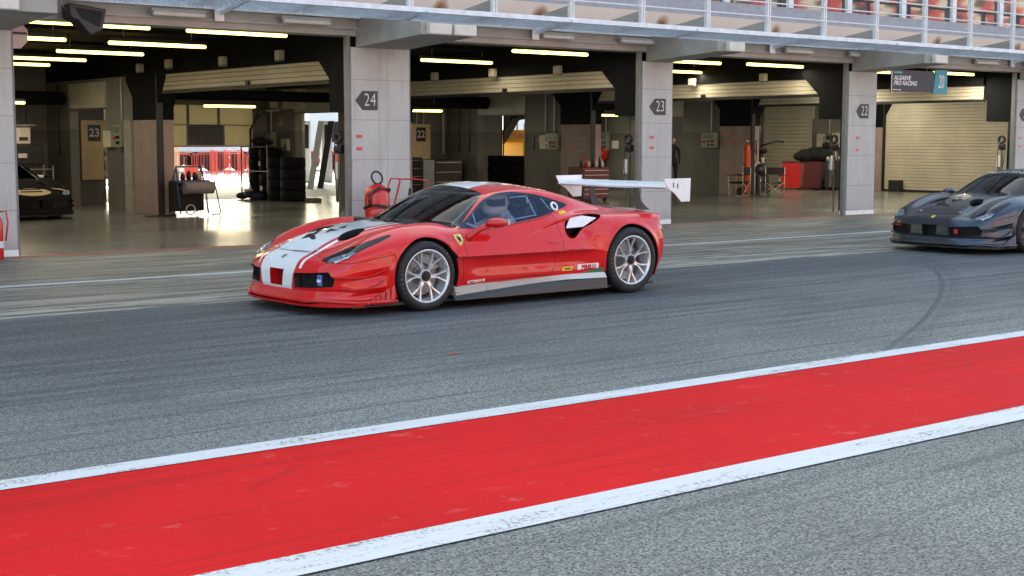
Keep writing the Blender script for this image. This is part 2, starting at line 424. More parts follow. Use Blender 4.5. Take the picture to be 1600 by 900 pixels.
def car_shell():
    V, T = surface_nets(); V = project(V)
    V, T, side = cut(V, T, V[:, 1]); T = T[side >= 0]
    cen = V[T][:, :, 1].mean(1); T = T[cen > -1e-6]
    used = np.unique(T); rm = -np.ones(len(V), np.int64); rm[used] = np.arange(len(used)); V = V[used]; T = rm[T]
    V[np.abs(V[:, 1]) < 2e-4, 1] = 0
    n = len(V); VM = V*[1, -1, 1]; mid = V[:, 1] == 0
    m2 = np.arange(n) + n; m2[mid] = np.nonzero(mid)[0]
    V = np.concatenate([V, VM]); T = np.concatenate([T, m2[T[:, ::-1]]])
    lab = np.full(len(T), 'bodywork', dtype='<U16')
    for k, fn in REG.items():
        offs = (0,) if k not in SEAM else (-SEAM[k], SEAM[k])
        for off in offs:
            sd = fn(*V.T) + off
            # carry labels through the cut with an index attribute
            key = T.copy(); old = {tuple(t): i for i, t in ()}
            V2, T2, side = cut_l(V, T, sd, lab)
            V, T, lab, side = V2, T2[0], T2[1], side
        c = V[T].mean(1); s_ = fn(*c.T)
        free = lab == 'bodywork'
        if k in SEAM:
            lab[free & (s_ < -SEAM[k])] = k; lab[free & (np.abs(s_) <= SEAM[k])] = 'seam'
        else: lab[(free | (lab == 'seam')) & (s_ < 0)] = k
    V = np.where((np.abs(V[:, 1:2]) < 1e-7), V*[1, 0, 1], V)
    return V, T, lab
def cut_l(V, T, sd, lab):
    sdd = sd.copy(); sdd[np.abs(sdd) < 2e-5] = 0
    S = np.sign(sdd)[T]; mixed = (S.max(1) > 0) & (S.min(1) < 0)
    Va, Ta, sa = cut(V, T[mixed], sd)
    # recover labels for the split triangles by processing each label apart but sharing the new vertices
    labs = np.unique(lab[mixed]); outT, outL = [T[~mixed]], [lab[~mixed]]
    e_lookup = {}
    Vc = V; add = []
    if len(labs) == 1:
        outT.append(Ta); outL.append(np.full(len(Ta), labs[0], dtype=lab.dtype)); Vc = Va
    else:
        base = len(V); sdn = sd
        for L in labs:
            mm = mixed & (lab == L); V2, T2, _ = cut(V, T[mm], sd)
            nv = V2[len(V):]; sh = T2.copy(); sh[T2 >= len(V)] += base - len(V)
            add.append(nv); base += len(nv); outT.append(sh); outL.append(np.full(len(sh), L, dtype=lab.dtype))
        Vc = np.concatenate([V]+add)
    return Vc, (np.concatenate(outT), np.concatenate(outL)), None
def np_mesh(name, V, T, N=None, mats=(), mi=None):
    used = np.unique(T); rm = -np.ones(len(V), np.int64); rm[used] = np.arange(len(used)); V = V[used]; T = rm[T]
    me = bpy.data.meshes.new(name)
    me.vertices.add(len(V)); me.vertices.foreach_set('co', V.astype(np.float32).ravel())
    me.loops.add(len(T)*3); me.loops.foreach_set('vertex_index', T.astype(np.int32).ravel())
    me.polygons.add(len(T)); me.polygons.foreach_set('loop_start', np.arange(0, len(T)*3, 3, dtype=np.int32))
    me.polygons.foreach_set('use_smooth', np.ones(len(T), bool))
    if mi is not None: me.polygons.foreach_set('material_index', mi.astype(np.int32))
    me.update(calc_edges=True); me.validate()
    for m in mats: me.materials.append(m)
    if N is not None: me.normals_split_custom_set_from_vertices(N[used].tolist())
    return me
def boundary(T, sel):
    """edges shared between triangles of sel and the rest (or open)"""
    def E(t): return np.concatenate([t[:, [0, 1]], t[:, [1, 2]], t[:, [2, 0]]])
    e = E(T[sel]); k = np.sort(e, 1); u, i, c = np.unique(k, axis=0, return_index=True, return_counts=True)
    return e[i[c == 1]]
def lip_mesh(name, V, edges, off, rows=2):
    """strip hanging from boundary edges; off(P, t) gives the offset position"""
    ids = np.unique(edges); rm = {v: i for i, v in enumerate(ids)}; P = V[ids]; n = len(ids)
    VV = [P] + [off(P, (r+1)/rows) for r in range(rows)]
    T = []
    for a, b in edges:
        a, b = rm[a], rm[b]
        for r in range(rows):
            o = r*n; T += [(a+o, b+o, b+o+n), (a+o, b+o+n, a+o+n)]
    return np_mesh(name, np.concatenate(VV), np.array(T))
# ---------------------------------------------------------------- car paints and materials
def glass_mat(name, tint, ior=1.5, rough=.0, sky_tint=0., sky_tint_col=(.1, .2, .5)):
    m = bpy.data.materials.new(name); m.use_nodes = True; n = m.node_tree; n.nodes.clear()
    out = n.nodes.new('ShaderNodeOutputMaterial'); t = n.nodes.new('ShaderNodeBsdfTransparent'); t.inputs[0].default_value = (*tint, 1)
    g = n.nodes.new('ShaderNodeBsdfGlossy'); g.inputs['Roughness'].default_value = rough
    fr = n.nodes.new('ShaderNodeFresnel'); fr.inputs[0].default_value = ior
    mx = n.nodes.new('ShaderNodeMixShader'); n.links.new(fr.outputs[0], mx.inputs[0])
    src = t.outputs[0]
    if sky_tint:
        d = n.nodes.new('ShaderNodeBsdfDiffuse'); d.inputs[0].default_value = (*sky_tint_col, 1)  # flat blue painted in for sky reflected by the side windows
        m2 = n.nodes.new('ShaderNodeMixShader'); m2.inputs[0].default_value = sky_tint
        n.links.new(t.outputs[0], m2.inputs[1]); n.links.new(d.outputs[0], m2.inputs[2]); src = m2.outputs[0]
    n.links.new(src, mx.inputs[1]); n.links.new(g.outputs[0], mx.inputs[2]); n.links.new(mx.outputs[0], out.inputs[0])
    return m
def paint(kind):
    M = Mat('paint_'+kind, (.5, .5, .5), .32, coat=1.); M.set('Coat IOR', 1.5)
    _, s, y, z = M.co(); ay = y.abs()
    if kind == 'red':
        red = (.70, .0035, .003); white = (.90, .90, .90)
        hw = .325 - .055*s.ss(-.85, -.1) + .07*s.ss(.3, 1.)
        m_white = ay.lt(hw)
        dd = ay - hw
        pin = dd.gt(.055)*dd.lt(.092)*(s.lt(.4)+s.gt(2.2)).clamp()
        # white frame that runs down the bumper round the centre intake
        low = s.lt(-1.0)*z.lt(.43)
        hw2 = .285 + (z-.25)*.22
        fr = ay.lt(hw2)*z.gt(.228)
        body = m_white*(1-low) + fr*low + pin*(1-low)
        c = M.mix(body.clamp(), red, white)
        # dark keyline of the stripe
        M.set('Base Color', c); M.set('Coat Roughness', .02); M.set('Specular IOR Level', .15)
    elif kind == 'grey':
        hw = .33 + .30*s.ss(-.9, .1)
        blk = ay.lt(hw)*s.gt(-1.02)*z.gt(.5)
        c = M.mix(blk, (.065, .077, .098), (.018, .018, .020)); M.set('Base Color', c)
        M.set('Metallic', .9*(1-blk)); M.set('Roughness', .27); M.set('Coat Weight', .35); M.set('Coat Roughness', .25)
        M.b.inputs['Base Color'].default_value = (.05, .055, .06, 1)
    elif kind == 'black':
        M.set('Coat Weight', .0); M.set('Roughness', .85); M.set('Specular IOR Level', .03); e1 = ((s+.90)*(s+.90)/.018 + y*y/.15); slot = ((s+.88).abs().lt(.022) + (s+.80).abs().lt(.018)).clamp()*ay.lt(.22)
        c = M.mix((e1.lt(1.)*(1-slot)).clamp(), (.012, .012, .013), (.50, .43, .27)); M.set('Base Color', c)
    return M.m
m_rubber = plain('tyre_rubber', (.018, .018, .019), .7, var=.3, scale=14)
m_black = plain('black_plastic', (.015, .015, .017), .45, var=.2)
m_carbon = plain('carbon_panel', (.035, .038, .045), .38, var=.15, scale=20)
m_matblack = plain('matt_black', (.008, .008, .009), .8)
m_rim = plain('rim_silver', (.66, .68, .70), .27, .65, var=.06)
m_steel = plain('steel', (.45, .44, .43), .35, .9, var=.15)
m_disc = plain('disc_iron', (.30, .31, .32), .4, .5, var=.2, scale=20)
m_calip = plain('caliper', (.40, .40, .38), .5, var=.1)
m_white = plain('white_paint', (.88, .88, .88), .3, var=.03)
m_lens = glass_mat('headlight_glass', (.75, .8, .85), 1.5)
m_refl = Mat('headlight_reflector', (.78, .80, .84), .35, .35).m
m_duct_shade = plain('shaded_duct_red', (.22, .003, .003), .5)  # darker red paints shade into the nose intake recess
m_wind = glass_mat('windscreen_glass', (.74, .78, .80), 1.42)
m_side = glass_mat('side_window_glass', (.78, .84, .94), 1.42, .02, .07, (.12, .24, .55))
m_net = plain('frosted_edge', (.20, .32, .52), .5)
m_tail = Mat('tail_lamp_red', (.5, .01, .01), .15, coat=1).m
m_yel = plain('yellow_sticker', (.80, .55, .02), .4, var=.05)
m_green = plain('green_stripe', (.02, .22, .08), .4, var=.05)
m_gold = plain('faded_letter', (.30, .20, .09), .6)
m_redpl = plain('red_plastic', (.58, .006, .005), .35, var=.08, coat=.6)
def grime_white():
    M = Mat('scuffed_white_skirt', (.7, .7, .68), .5); c, s, y, z = M.co()
    n = M.noise(M.vec(s*3, y*3, z*14), 2.2, 6, .65); d = (1-s.ss(1.2, 2.0))
    base = M.mix(((d*.55 + .08 + n*.35)).clamp(), (.78, .78, .78), (.36, .31, .24))
    M.set('Base Color', M.mix((n.gt(.64))*d, base, (.05, .045, .04))); return M.m
m_skirt = grime_white()
print('car shell ...'); SV, ST, SLAB = car_shell()
SN = gradF(SV); SN /= np.linalg.norm(SN, axis=1)[:, None]
LV = SV*[1, -1, 1]; LN = SN*[1, -1, 1]; LT = ST[:, ::-1]            # local car frame: +x rear, -y driver side
PART = {}
sgn = LV[LT][:, :, 1].mean(1)
for k in ('bodywork', 'front_bumper', 'bonnet', 'windshield', 'seam'):
    PART[k] = np_mesh(k, LV, LT[SLAB == k], LN)
for k in ('door', 'side_window', 'headlight'):
    for q, sel in (('n', sgn < 0), ('f', sgn >= 0)): PART[k+q] = np_mesh(k, LV, LT[(SLAB == k) & sel], LN)
def hole(k, off, rows=2, sel=None):
    return lip_mesh(k, LV, boundary(LT, (SLAB == k) & (sel if sel is not None else True)), off, rows)
for q, sel, d in (('n', sgn < 0, 1), ('f', sgn >= 0, -1)):
    PART['archr'+q] = lip_mesh('wheel_arch', LV, boundary(LT, (SLAB == 'arch_r') & sel), lambda P, t, d=d: P + np.array([0, d*.34, 0])*t, 2)
    PART['archf'+q] = lip_mesh('wheel_arch', LV, boundary(LT, (SLAB == 'arch_f') & sel), lambda P, t, d=d: P + np.array([0, d*.34, 0])*t, 2)
    def inw(P, t, d=d):
        c = P.mean(0); return c + (P-c)*(1-.12*t) + np.array([.10, d*.13, -.01])*t
    PART['intake'+q] = lip_mesh('side_intake', LV, boundary(LT, (SLAB == 'intake') & sel), inw, 3)
    PART['grille'+q] = lip_mesh('grille_surround', LV, boundary(LT, (SLAB == 'grille') & sel), lambda P, t: P + np.array([.07, 0, 0])*t, 2)
    PART['vent'+q] = lip_mesh('bonnet_vent', LV, boundary(LT, (SLAB == 'vent') & sel), lambda P, t: P + np.array([0, 0, -.06])*t, 2)
PART['nose'] = lip_mesh('nose_intake', LV, boundary(LT, SLAB == 'nose_grille'), lambda P, t: P + np.array([.12, 0, 0])*t, 2)
def pobj(name, me, mats, parent):
    o = bpy.data.objects.new(name, me); COL.objects.link(o); o.parent = parent
    if not me.materials:
        for _ in mats: me.materials.append(None)
    for i, m in enumerate(mats): o.material_slots[i].link = 'OBJECT'; o.material_slots[i].material = m
    return o
def build_wheel_meshes(tr, rr, wdt):
    """wheel centred at origin, outer face towards -y"""
    P = {}
    w2 = wdt/2
    b = MB(); b.lathe([(rr-.012, -w2+.006), (rr+.006, -w2-.004), (rr+.03, -w2-.012), (tr-.045, -w2-.012), (tr-.02, -w2-.001), (tr-.004, -w2+.022), (tr, -w2+.05), (tr, w2-.05), (tr-.004, w2-.022), (tr-.02, w2), (rr, w2), (rr-.012, w2-.01)], 'Y', seg=64, closed=True)
    P['tyre'] = b
    b = MB(); b.lathe([(rr-.012, w2-.02), (rr-.03, w2-.05), (rr-.035, -w2+.06), (rr-.022, -w2+.03), (rr-.02, -w2+.006), (rr+.002, -w2-.004), (rr+.004, -w2+.006), (rr-.008, -w2+.03), (rr-.012, w2-.02)], 'Y', seg=64)
    for k in range(6):                      # six forked spokes
        a = 2*math.pi*(k+.25)/6
        def P3(r, ang, yy): return Vector((r*math.cos(ang), yy, r*math.sin(ang)))
        yo, yi = -w2+.012, -w2+.038
        stem = .045; fork = .135
        for sgn_ in (-1, 1):
            a2 = a + sgn_*.235; w_ = .0105
            pts = [(stem, a + sgn_*.22, yi), (fork*.75, a + sgn_*.085, yi-.010), (fork+.01, a+sgn_*.10, yi-.012), (rr-.018, a2, yo)]
            ws = (.012, .0085, .0078, .0095)
            L, Rr = [], []
            for (r, ang, yy), hw in zip(pts, ws):
                c = P3(r, ang, yy); t = Vector((math.cos(a2), 0, math.sin(a2))); n = Vector((-t.z, 0, t.x))
                L.append(c+n*hw); Rr.append(c-n*hw)
            th = Vector((0, .028, 0)); bm = b.bm
            T0 = [bm.verts.new(p) for p in L]; T1 = [bm.verts.new(p) for p in Rr]; B0 = [bm.verts.new(p+th) for p in L]; B1 = [bm.verts.new(p+th) for p in Rr]
            for i in range(3):
                bm.faces.new((T0[i], T0[i+1], T1[i+1], T1[i])); bm.faces.new((T0[i], B0[i], B0[i+1], T0[i+1])); bm.faces.new((T1[i], T1[i+1], B1[i+1], B1[i])); bm.faces.new((B0[i], B1[i], B1[i+1], B0[i+1]))
    b.cyl((0, -w2+.03, 0), (0, -w2+.075, 0), .062, seg=32)
    P['rim'] = b
    b = MB(); b.cyl((0, -w2+.004, 0), (0, -w2+.03, 0), .032, .038, seg=24); b.cyl((0, -w2-.004, 0), (0, -w2+.004, 0), .020, .024, seg=6); b.cyl((0, -w2+.02, 0), (0, -w2+.034, 0), .05, seg=24)
    P['hub_nut'] = b
    b = MB(); b.cyl((0, .0, 0), (0, .032, 0), .195, seg=48); b.cyl((0, -.02, 0), (0, .0, 0), .09, seg=24); P['brake_disc'] = b
    b = MB()
    for k in range(6):
        a0 = R(20+k*14); a1 = R(20+(k+1)*14)
        b.prism([(.125*math.cos(a0), -.035, .125*math.sin(a0)), (.215*math.cos(a0), -.035, .215*math.sin(a0)), (.215*math.cos(a1), -.035, .215*math.sin(a1)), (.125*math.cos(a1), -.035, .125*math.sin(a1))], (0, .09, 0))
    P['caliper'] = b
    b = MB(); b.cyl((0, .04, 0), (0, .06, 0), rr-.03, seg=32); P['inner_barrel'] = b
    return P
WH = {}
for key, (tr, rr, wd) in dict(f=(.335, .256, .275), r=(.353, .262, .31)).items():
    for n, b in build_wheel_meshes(tr, rr, wd).items():
        bmesh.ops.recalc_face_normals(b.bm, faces=b.bm.faces); me = bpy.data.meshes.new(n); b.bm.to_mesh(me); b.bm.free(); WH[key, n] = me
WMAT = dict(tyre=m_rubber, rim=m_rim, hub_nut=m_black, brake_disc=m_disc, caliper=m_calip, inner_barrel=m_matblack)
def arc_text(txt, r, a0, da, size, y, mat, parent, tr):
    for i, ch in enumerate(txt):
        a = a0 - i*da
        text_mesh(ch, size, mat, 'tyre_lettering', parent, at=(r*math.cos(a), y, r*math.sin(a)), u=(math.sin(a), 0, -math.cos(a)), v=(math.cos(a), 0, math.sin(a)), depth=.0004)
def on_side(o, lift=.004):                 # drape a sticker over the driver's flank
    for v in o.data.vertices:
        s, z = v.co.x, v.co.z; y0 = float(y_side(np.array(s), np.array(z)))
        lo = float(F(np.array(s), np.array(y0-.08), np.array(z)));
        a, b_ = y0-.12, y0+.06
        for _ in range(18):
            m_ = (a+b_)/2
            if F(np.array(s), np.array(m_), np.array(z)) < 0: a = m_
            else: b_ = m_
        v.co.y = -(a + lift + (v.co.y if abs(v.co.y) < .01 else 0)*-1)
    return o
def on_top(o, lift=.004):
    for v in o.data.vertices:
        s, y = v.co.x, -v.co.y; a, b_ = .4, 1.25
        for _ in range(20):
            m_ = (a+b_)/2
            if F(np.array(s), np.array(y), np.array(m_)) < 0: a = m_
            else: b_ = m_
        v.co.z = a + lift
    return o
def poly_obj(name, pts, mat, parent, mapf=None, sub=2):
    bm = bmesh.new(); f = bm.faces.new([bm.verts.new(Vector(p)) for p in pts])
    bmesh.ops.triangulate(bm, faces=[f])
    for _ in range(sub): bmesh.ops.subdivide_edges(bm, edges=bm.edges, cuts=1, use_grid_fill=True); bmesh.ops.triangulate(bm, faces=bm.faces)
    me = bpy.data.meshes.new(name); bm.to_mesh(me); bm.free(); me.materials.append(mat)
    o = bpy.data.objects.new(name, me); COL.objects.link(o); o.parent = parent
    if mapf: mapf(o)
    return o
def side_poly(name, pts, mat, parent): return poly_obj(name, [(s, 0, z) for s, z in pts], mat, parent, on_side)
def top_poly(name, pts, mat, parent): return poly_obj(name, [(s, -y, 0) for s, y in pts], mat, parent, on_top)
def race_car(name, label, livery, loc, rz, detail=True):
    car = thing(name, label, 'car', loc, rz)
    P = paint(livery)
    m_frame = m_white if livery == 'red' else m_black
    pobj('bodywork', PART['bodywork'], [P], car); pobj('front_bumper', PART['front_bumper'], [P], car)
    bon = pobj('bonnet', PART['bonnet'], [P], car)
    ws = pobj('windshield', PART['windshield'], [m_wind], car)
    pobj('panel_gap', PART['seam'], [m_matblack], car)
    for q in 'nf':
        d = 1 if q == 'n' else -1
        dr = pobj('door', PART['door'+q], [P], car)
        pobj('side_window', PART['side_window'+q], [m_side], car)
        hl = pobj('headlight', PART['headlight'+q], [m_lens], car)
        sk = [('wheel_arch', 'archf'), ('wheel_arch', 'archr')]
        for n, k in sk: pobj(n, PART[k+q], [m_matblack], car)
        inn = pobj('side_intake', PART['intake'+q], [P], car)
        pobj('grille_surround', PART['grille'+q], [m_black], car)
        pobj('bonnet_vent', PART['vent'+q], [m_matblack], car)
        if True:
            # dark backing panels
            b = MB(); b.prism([(1.86, -d*.74, .60), (2.28, -d*.72, .79), (2.05, -d*.72, .81), (1.84, -d*.74, .77)], (0, d*.01, 0)); b.build('intake_core', m_matblack, inn)
            b = MB(); b.prism([(-.60, -d*.20, .60), (-.28, -d*.20, .68), (-.28, -d*.46, .68), (-.64, -d*.46, .60)], (0, 0, -.01)); b.build('vent_duct', m_matblack, car)
            b = MB(); b.prism([(-1.01, -d*.30, .22), (-1.01, -d*.30, .42), (-.86, -d*.82, .42), (-.86, -d*.82, .22)], (.02, 0, 0))
            g = b.build('radiator_grille', m_matblack, car)
            b = MB()
            for i in range(9): b.box((-1.03+.012*i, -d*(.34+.05*i)-.002, .24), (-1.026+.012*i, -d*(.34+.05*i)+.002, .41))
            for i in range(5): b.prism([(-1.03, -d*.32, .265+.03*i), (-1.03, -d*.32, .268+.03*i), (-.90, -d*.80, .268+.03*i), (-.90, -d*.80, .265+.03*i)], (.003, 0, 0))
            b.build('mesh_screen', m_black, g)
            # headlight bowl with lamps
            b = MB()
            hp = [(-.90, .615), (-.80, .665), (-.66, .775), (-.50, .805), (-.36, .815), (-.46, .845), (-.60, .842), (-.73, .835), (-.80, .825), (-.88, .765), (-.925, .69)]
            zz = lambda s: .497 + (s+.93)*.40
            b.prism([(s, -d*y, zz(s)-.035) for s, y in hp], (0, 0, .012)); b.build('lamp_housing', m_carbon, hl)
            b = MB(); b.prism([(-.925, -d*.66, .486), (-.87, -d*.63, .512), (-.70, -d*.775, .580), (-.72, -d*.835, .572), (-.80, -d*.828, .536), (-.895, -d*.765, .49)], (0, 0, .014)); b.build('reflector', m_refl, hl)
            b = MB(); b.ball((-.80, -d*.765, .54), .03); b.build('projector_lens', m_steel, hl)
            b = MB()
            for i in range(5): b.box((-.66+.06*i, -d*(.80+.006*i)-.008, .572+.022*i), (-.64+.06*i, -d*(.80+.006*i)+.008, .582+.022*i))
            b.build('running_light', m_refl, hl)
        # blade across the side intake
        bl = MB()
        for (s0, y0, z0), (s1, y1, z1) in ((((1.80, .885, .735)), ((1.84, .855, .775))),): pass
        bl.prism([(1.792, -d*.895, .722), (2.03, -d*.875, .728), (2.22, -d*.865, .812), (2.05, -d*.838, .838), (1.885, -d*.842, .822)], (0, d*.012, .006))
        bl.build('intake_blade', m_white if livery == 'red' else m_carbon, inn)
        # mirror: pod on a swept arm
        mr = MB(); mr.tube([(.50, -d*.90, .655), (.54, -d*.94, .70), (.60, -d*.99, .765), (.68, -d*1.03, .80)], [.050, .036, .028, .032], 12)
        mr.ball((.765, -d*1.05, .822), .1, 20, (1.28, .75, .52)); mr.ball((.50, -d*.895, .645), .058, 14, (1.2, .45, .8))
        mi = mr.build('wing_mirror', P if livery != 'red' else m_redpl, car)
        g = MB(); g.box((.852, -d*1.05-.06, .790), (.890, -d*1.05+.06, .856), bev=.012); g.build('mirror_glass', m_steel, mi)
        # side skirt: scuffed upper band and dark blade below
        prof = [(.33, .208, .130), (.44, .212, .133), (1.0, .222, .165), (1.45, .236, .190), (1.75, .248, .200), (2.25, .246, .196)]
        b = MB(); bm = b.bm; A, B, C_, D = [], [], [], []
        for s, zt, zb in prof:
            yt = float(y_side(np.array(s), np.array(zt+.02)))-.004; yb = yt + .035
            for lst, (yy, z_) in ((A, (yt-.03, zt+.012)), (B, (yt+.004, zt)), (C_, (yb, zb)), (D, (yt-.1, zb))): lst.append(bm.verts.new((s, -d*yy, z_)))
        for i in range(len(prof)-1):
            for U, W_ in ((A, B), (B, C_), (C_, D)): bm.faces.new((U[i], U[i+1], W_[i+1], W_[i]))
        for i_ in (0, -1): bm.faces.new((A[i_], B[i_], C_[i_], D[i_]))
        b.build('side_skirt', m_skirt if livery == 'red' else m_carbon, car)
        b = MB(); b.prism([(.30, -d*.97, .128), (1.45, -d*.975, .188), (1.75, -d*.98, .198), (2.27, -d*.985, .190), (2.27, -d*1.0, .085), (.30, -d*1.0, .085)], (0, d*.05, 0)); b.build('floor_edge', m_carbon, car)
        # louvred panel ahead of the front wheel, canards, splitter end plate
        b = MB()
        for i in range(6):
            s0 = -.70+.055*i
            b.prism([(s0, -d*(.93+.004*i), .11), (s0+.045, -d*(.965+.002*i), .11), (s0+.05, -d*(.955+.002*i), .135+.028*i), (s0+.02, -d*(.92+.003*i), .125+.025*i)], (0, d*.02, 0))
        b.prism([(-.78, -d*.80, .10), (-.37, -d*.93, .10), (-.37, -d*.93, .30), (-.60, -d*.90, .22)], (0, d*.01, 0))
        b.build('louvre_panel', P if livery != 'red' else m_redpl, car)
        for (za, zb_, sa, sb) in ((.37, .46, -.93, -.42), (.26, .35, -.88, -.45)):
            b = MB(); bm = b.bm; n = 9; U, W_, U2, W2 = [], [], [], []
            for i in range(n):
                t = i/(n-1); s = sa + (sb-sa)*t; z_ = za - .03*math.sin(math.pi*t*.9) + (zb_-za)*t**1.6
                yb = None; a0, b0 = .5, 1.05
                for _ in range(16):
                    mm = (a0+b0)/2
                    if F(np.array(s), np.array(mm), np.array(z_)) < 0: a0 = mm
                    else: b0 = mm
                wd = .045*math.sin(math.pi*min(1, .12+t*.88))**.6+.004
                nrm = gradF(np.array([[s, a0, z_]]))[0]; nx, ny = nrm[0], nrm[1]; L_ = math.hypot(nx, ny); nx /= L_; ny /= L_
                p0 = (s-nx*.02, -d*(a0-ny*.02), z_); p1 = (s+nx*wd, -d*(a0+ny*wd), z_+.006)
                U.append(bm.verts.new(p0)); W_.append(bm.verts.new(p1)); U2.append(bm.verts.new((p0[0], p0[1], p0[2]-.014))); W2.append(bm.verts.new((p1[0], p1[1], p1[2]-.010)))
            for i in range(n-1):
                for q4 in ((U[i], U[i+1], W_[i+1], W_[i]), (W_[i], W_[i+1], W2[i+1], W2[i]), (U2[i], W2[i], W2[i+1], U2[i+1])):
                    f = bm.faces.new(q4)
            b.build('canard', P if livery != 'red' else m_redpl, car)
        # raised lip on the splitter corner
        b = MB(); lp = []
        for i in range(10):
            t = i/9; yy = .50 + .45*t; lp.append((float(s_nose(np.array(min(yy, .955)))) - .040 + .02*t, -d*yy, .122 + .022*math.sin(math.pi*t)))
        lp.append((lp[-1][0]+.22, -d*.965, .125)); b.tube(lp, [.006, .010, .014, .016, .018, .020, .022, .024, .026, .026, .016], 8); b.build('splitter_lip', P if livery != 'red' else m_redpl, car)
        # wheels
        for key, sx, z_, yy in (('f', 0, .335, .825), ('r', 2.65, .353, .818)):
            wl = bpy.data.objects.new('wheel', None); COL.objects.link(wl); wl.parent = car; wl.location = (sx, -d*yy, z_)
            if d < 0: wl.rotation_euler = (0, 0, math.pi)
            for n in ('tyre', 'rim', 'hub_nut', 'brake_disc', 'caliper', 'inner_barrel'):
                o = bpy.data.objects.new(n, WH[key, n]); COL.objects.link(o); o.parent = wl
                if not WH[key, n].materials: WH[key, n].materials.append(WMAT[n] if not (n == 'rim') else m_rim)
                if n == 'rim' and livery != 'red': o.material_slots[0].link = 'OBJECT'; o.material_slots[0].material = m_black
                if n == 'rim' or n == 'hub_nut': o.rotation_euler = (0, .3 if key == 'f' else .75, 0)
                if n == 'caliper': o.rotation_euler = (0, 0 if key == 'f' else math.pi*.9, 0)
                if detail and livery == 'red' and d == 1 and n == 'tyre':
                    rr = .300 if key == 'f' else .312; ro = -.1375-.0128 if key == 'f' else -.155-.0128
                    arc_text('PIRELLI', rr, R(208), -R(8.5) if False else R(8.5), .030, ro, m_gold, wl, 0)
                    arc_text('PIRELLI', rr, R(60), R(8.5), .030, ro, m_gold, wl, 0)
        b = MB(); b.cyl((3.10, -d*.60, .64), (3.36, -d*.60, .64), .085, seg=28); b.build('tail_light', m_tail, car)
        b = MB(); b.cyl((3.10, -d*.20, .30), (3.36, -d*.20, .30), .055, seg=20); b.build('exhaust_pipe', m_steel, car)
        # rear wing legs
        lg = MB(); pts = [(3.22, 1.105), (3.27, 1.115), (3.30, 1.02), (3.32, .95), (3.40, .88), (3.46, .845), (3.28, .845), (3.235, .93), (3.215, 1.02)]
        lg.prism([(s, -d*.385, z_) for s, z_ in pts], (0, d*.018, 0)); PART.setdefault('legs', []); legs = lg
        o = legs.build('wing_mount', m_carbon, car)
    # nose intake insert
    no = pobj('nose_intake', PART['nose'], [m_redpl if livery == 'red' else m_black], car)
    b = MB(); b.prism([(-.975, -.14, .23), (-.975, .14, .23), (-.965, .14, .42), (-.965, -.14, .42)], (.02, 0, 0)); b.build('intake_panel', m_duct_shade if livery == 'red' else m_matblack, no)
    # splitter
    b = MB(); bm = b.bm; top, bot = [], []
    ys = np.linspace(-.955, .955, 33)
    for y in ys:
        ay = abs(y); s0 = float(s_nose(np.array(min(ay, .93)))) - .045; s0 = min(s0, -.70)
        k = max(0, 1-abs(ay-.80)/.2); zt = .110 + .030*k
        for lst, (ss_, zz_) in ((top, (s0, zt)), (bot, (s0+.008, zt-.022-.03*k))): lst.append(bm.verts.new((ss_, y, zz_)))
    bk_t = [bm.verts.new((-.40, y, .115)) for y in ys]; bk_b = [bm.verts.new((-.40, y, .085)) for y in ys]
    for i in range(len(ys)-1):
        for A, B in ((top, bk_t), (bot, top), (bk_b, bot)): bm.faces.new((A[i], A[i+1], B[i+1], B[i]))
    b.build('front_splitter', m_redpl if livery == 'red' else m_carbon, car)
    b = MB(); b.box((-.8, -.9, .075), (3.02, .88, .10)); b.prism([(2.9, -.6, .10), (3.22, -.6, .17), (3.22, .6, .17), (2.9, .6, .10)], (0, 0, .02)); b.build('underfloor', m_carbon, car)
    # rear wing
    wg = bpy.data.objects.new('rear_wing', None); COL.objects.link(wg); wg.parent = car; wg.location = (3.35, 0, 1.13)
    b = MB(); prof = []
    for i in range(11):
        t = i/10; prof.append((-.17+.32*t, .036*math.sin(math.pi*t**.6)*(1-t*.6)-.012 + .045*t*t))
    for i in range(10, -1, -1):
        t = i/10; prof.append((-.17+.32*t, -.026*math.sin(math.pi*t**.7)-.018 + .045*t*t))
    b.prism([(s, -.90, z_) for s, z_ in prof], (0, 1.80, 0)); b.build('wing_blade', m_white if livery == 'red' else m_carbon, wg)
    ep = [(-.195, .078), (.215, .080), (.205, -.175), (.075, -.178), (-.035, -.08), (-.125, -.035), (-.165, .02)]
    for d in (1, -1):
        e = MB(); e.prism([(s, -d*.905, z_) for s, z_ in ep], (0, -d*.014, 0)); eo = e.build('end_plate', m_white if livery == 'red' else m_carbon, wg)
        md = eo.modifiers.new('b', 'BEVEL'); md.width = .004; md.segments = 2
        e = MB(); [e.box((-.06+.065*i, -d*.9205-.002, -.018-.012*i), (-.048+.065*i, -d*.9205+.002, .035-.012*i)) for i in (0, 1)]; e.build('slot', m_black, eo)
    # cockpit
    b = MB(); b.box((.15, -.72, .18), (2.0, .72, .24)); b.box((1.80, -.64, .2), (1.88, .64, .88)); b.build('cockpit_floor', m_matblack, car)
    b = MB(); b.prism([(.28, -.74, .62), (.28, -.74, .76), (.62, -.74, .80), (.80, -.74, .72), (.80, -.74, .50)], (0, 1.48, 0)); b.build('dashboard', m_black, car)
    for yy in (-.36, .36):
        b = MB(); b.prism([(1.05, yy-.23, .22), (1.10, yy-.23, .40), (1.38, yy-.23, .36), (1.50, yy-.23, .92), (1.60, yy-.23, 1.03), (1.68, yy-.23, .95), (1.50, yy-.23, .25)], (0, .46, 0))
        s_ = b.build('racing_seat', m_black, car); md = s_.modifiers.new('b', 'BEVEL'); md.width = .04; md.segments = 3
        if yy > 0 and livery == 'red': pass
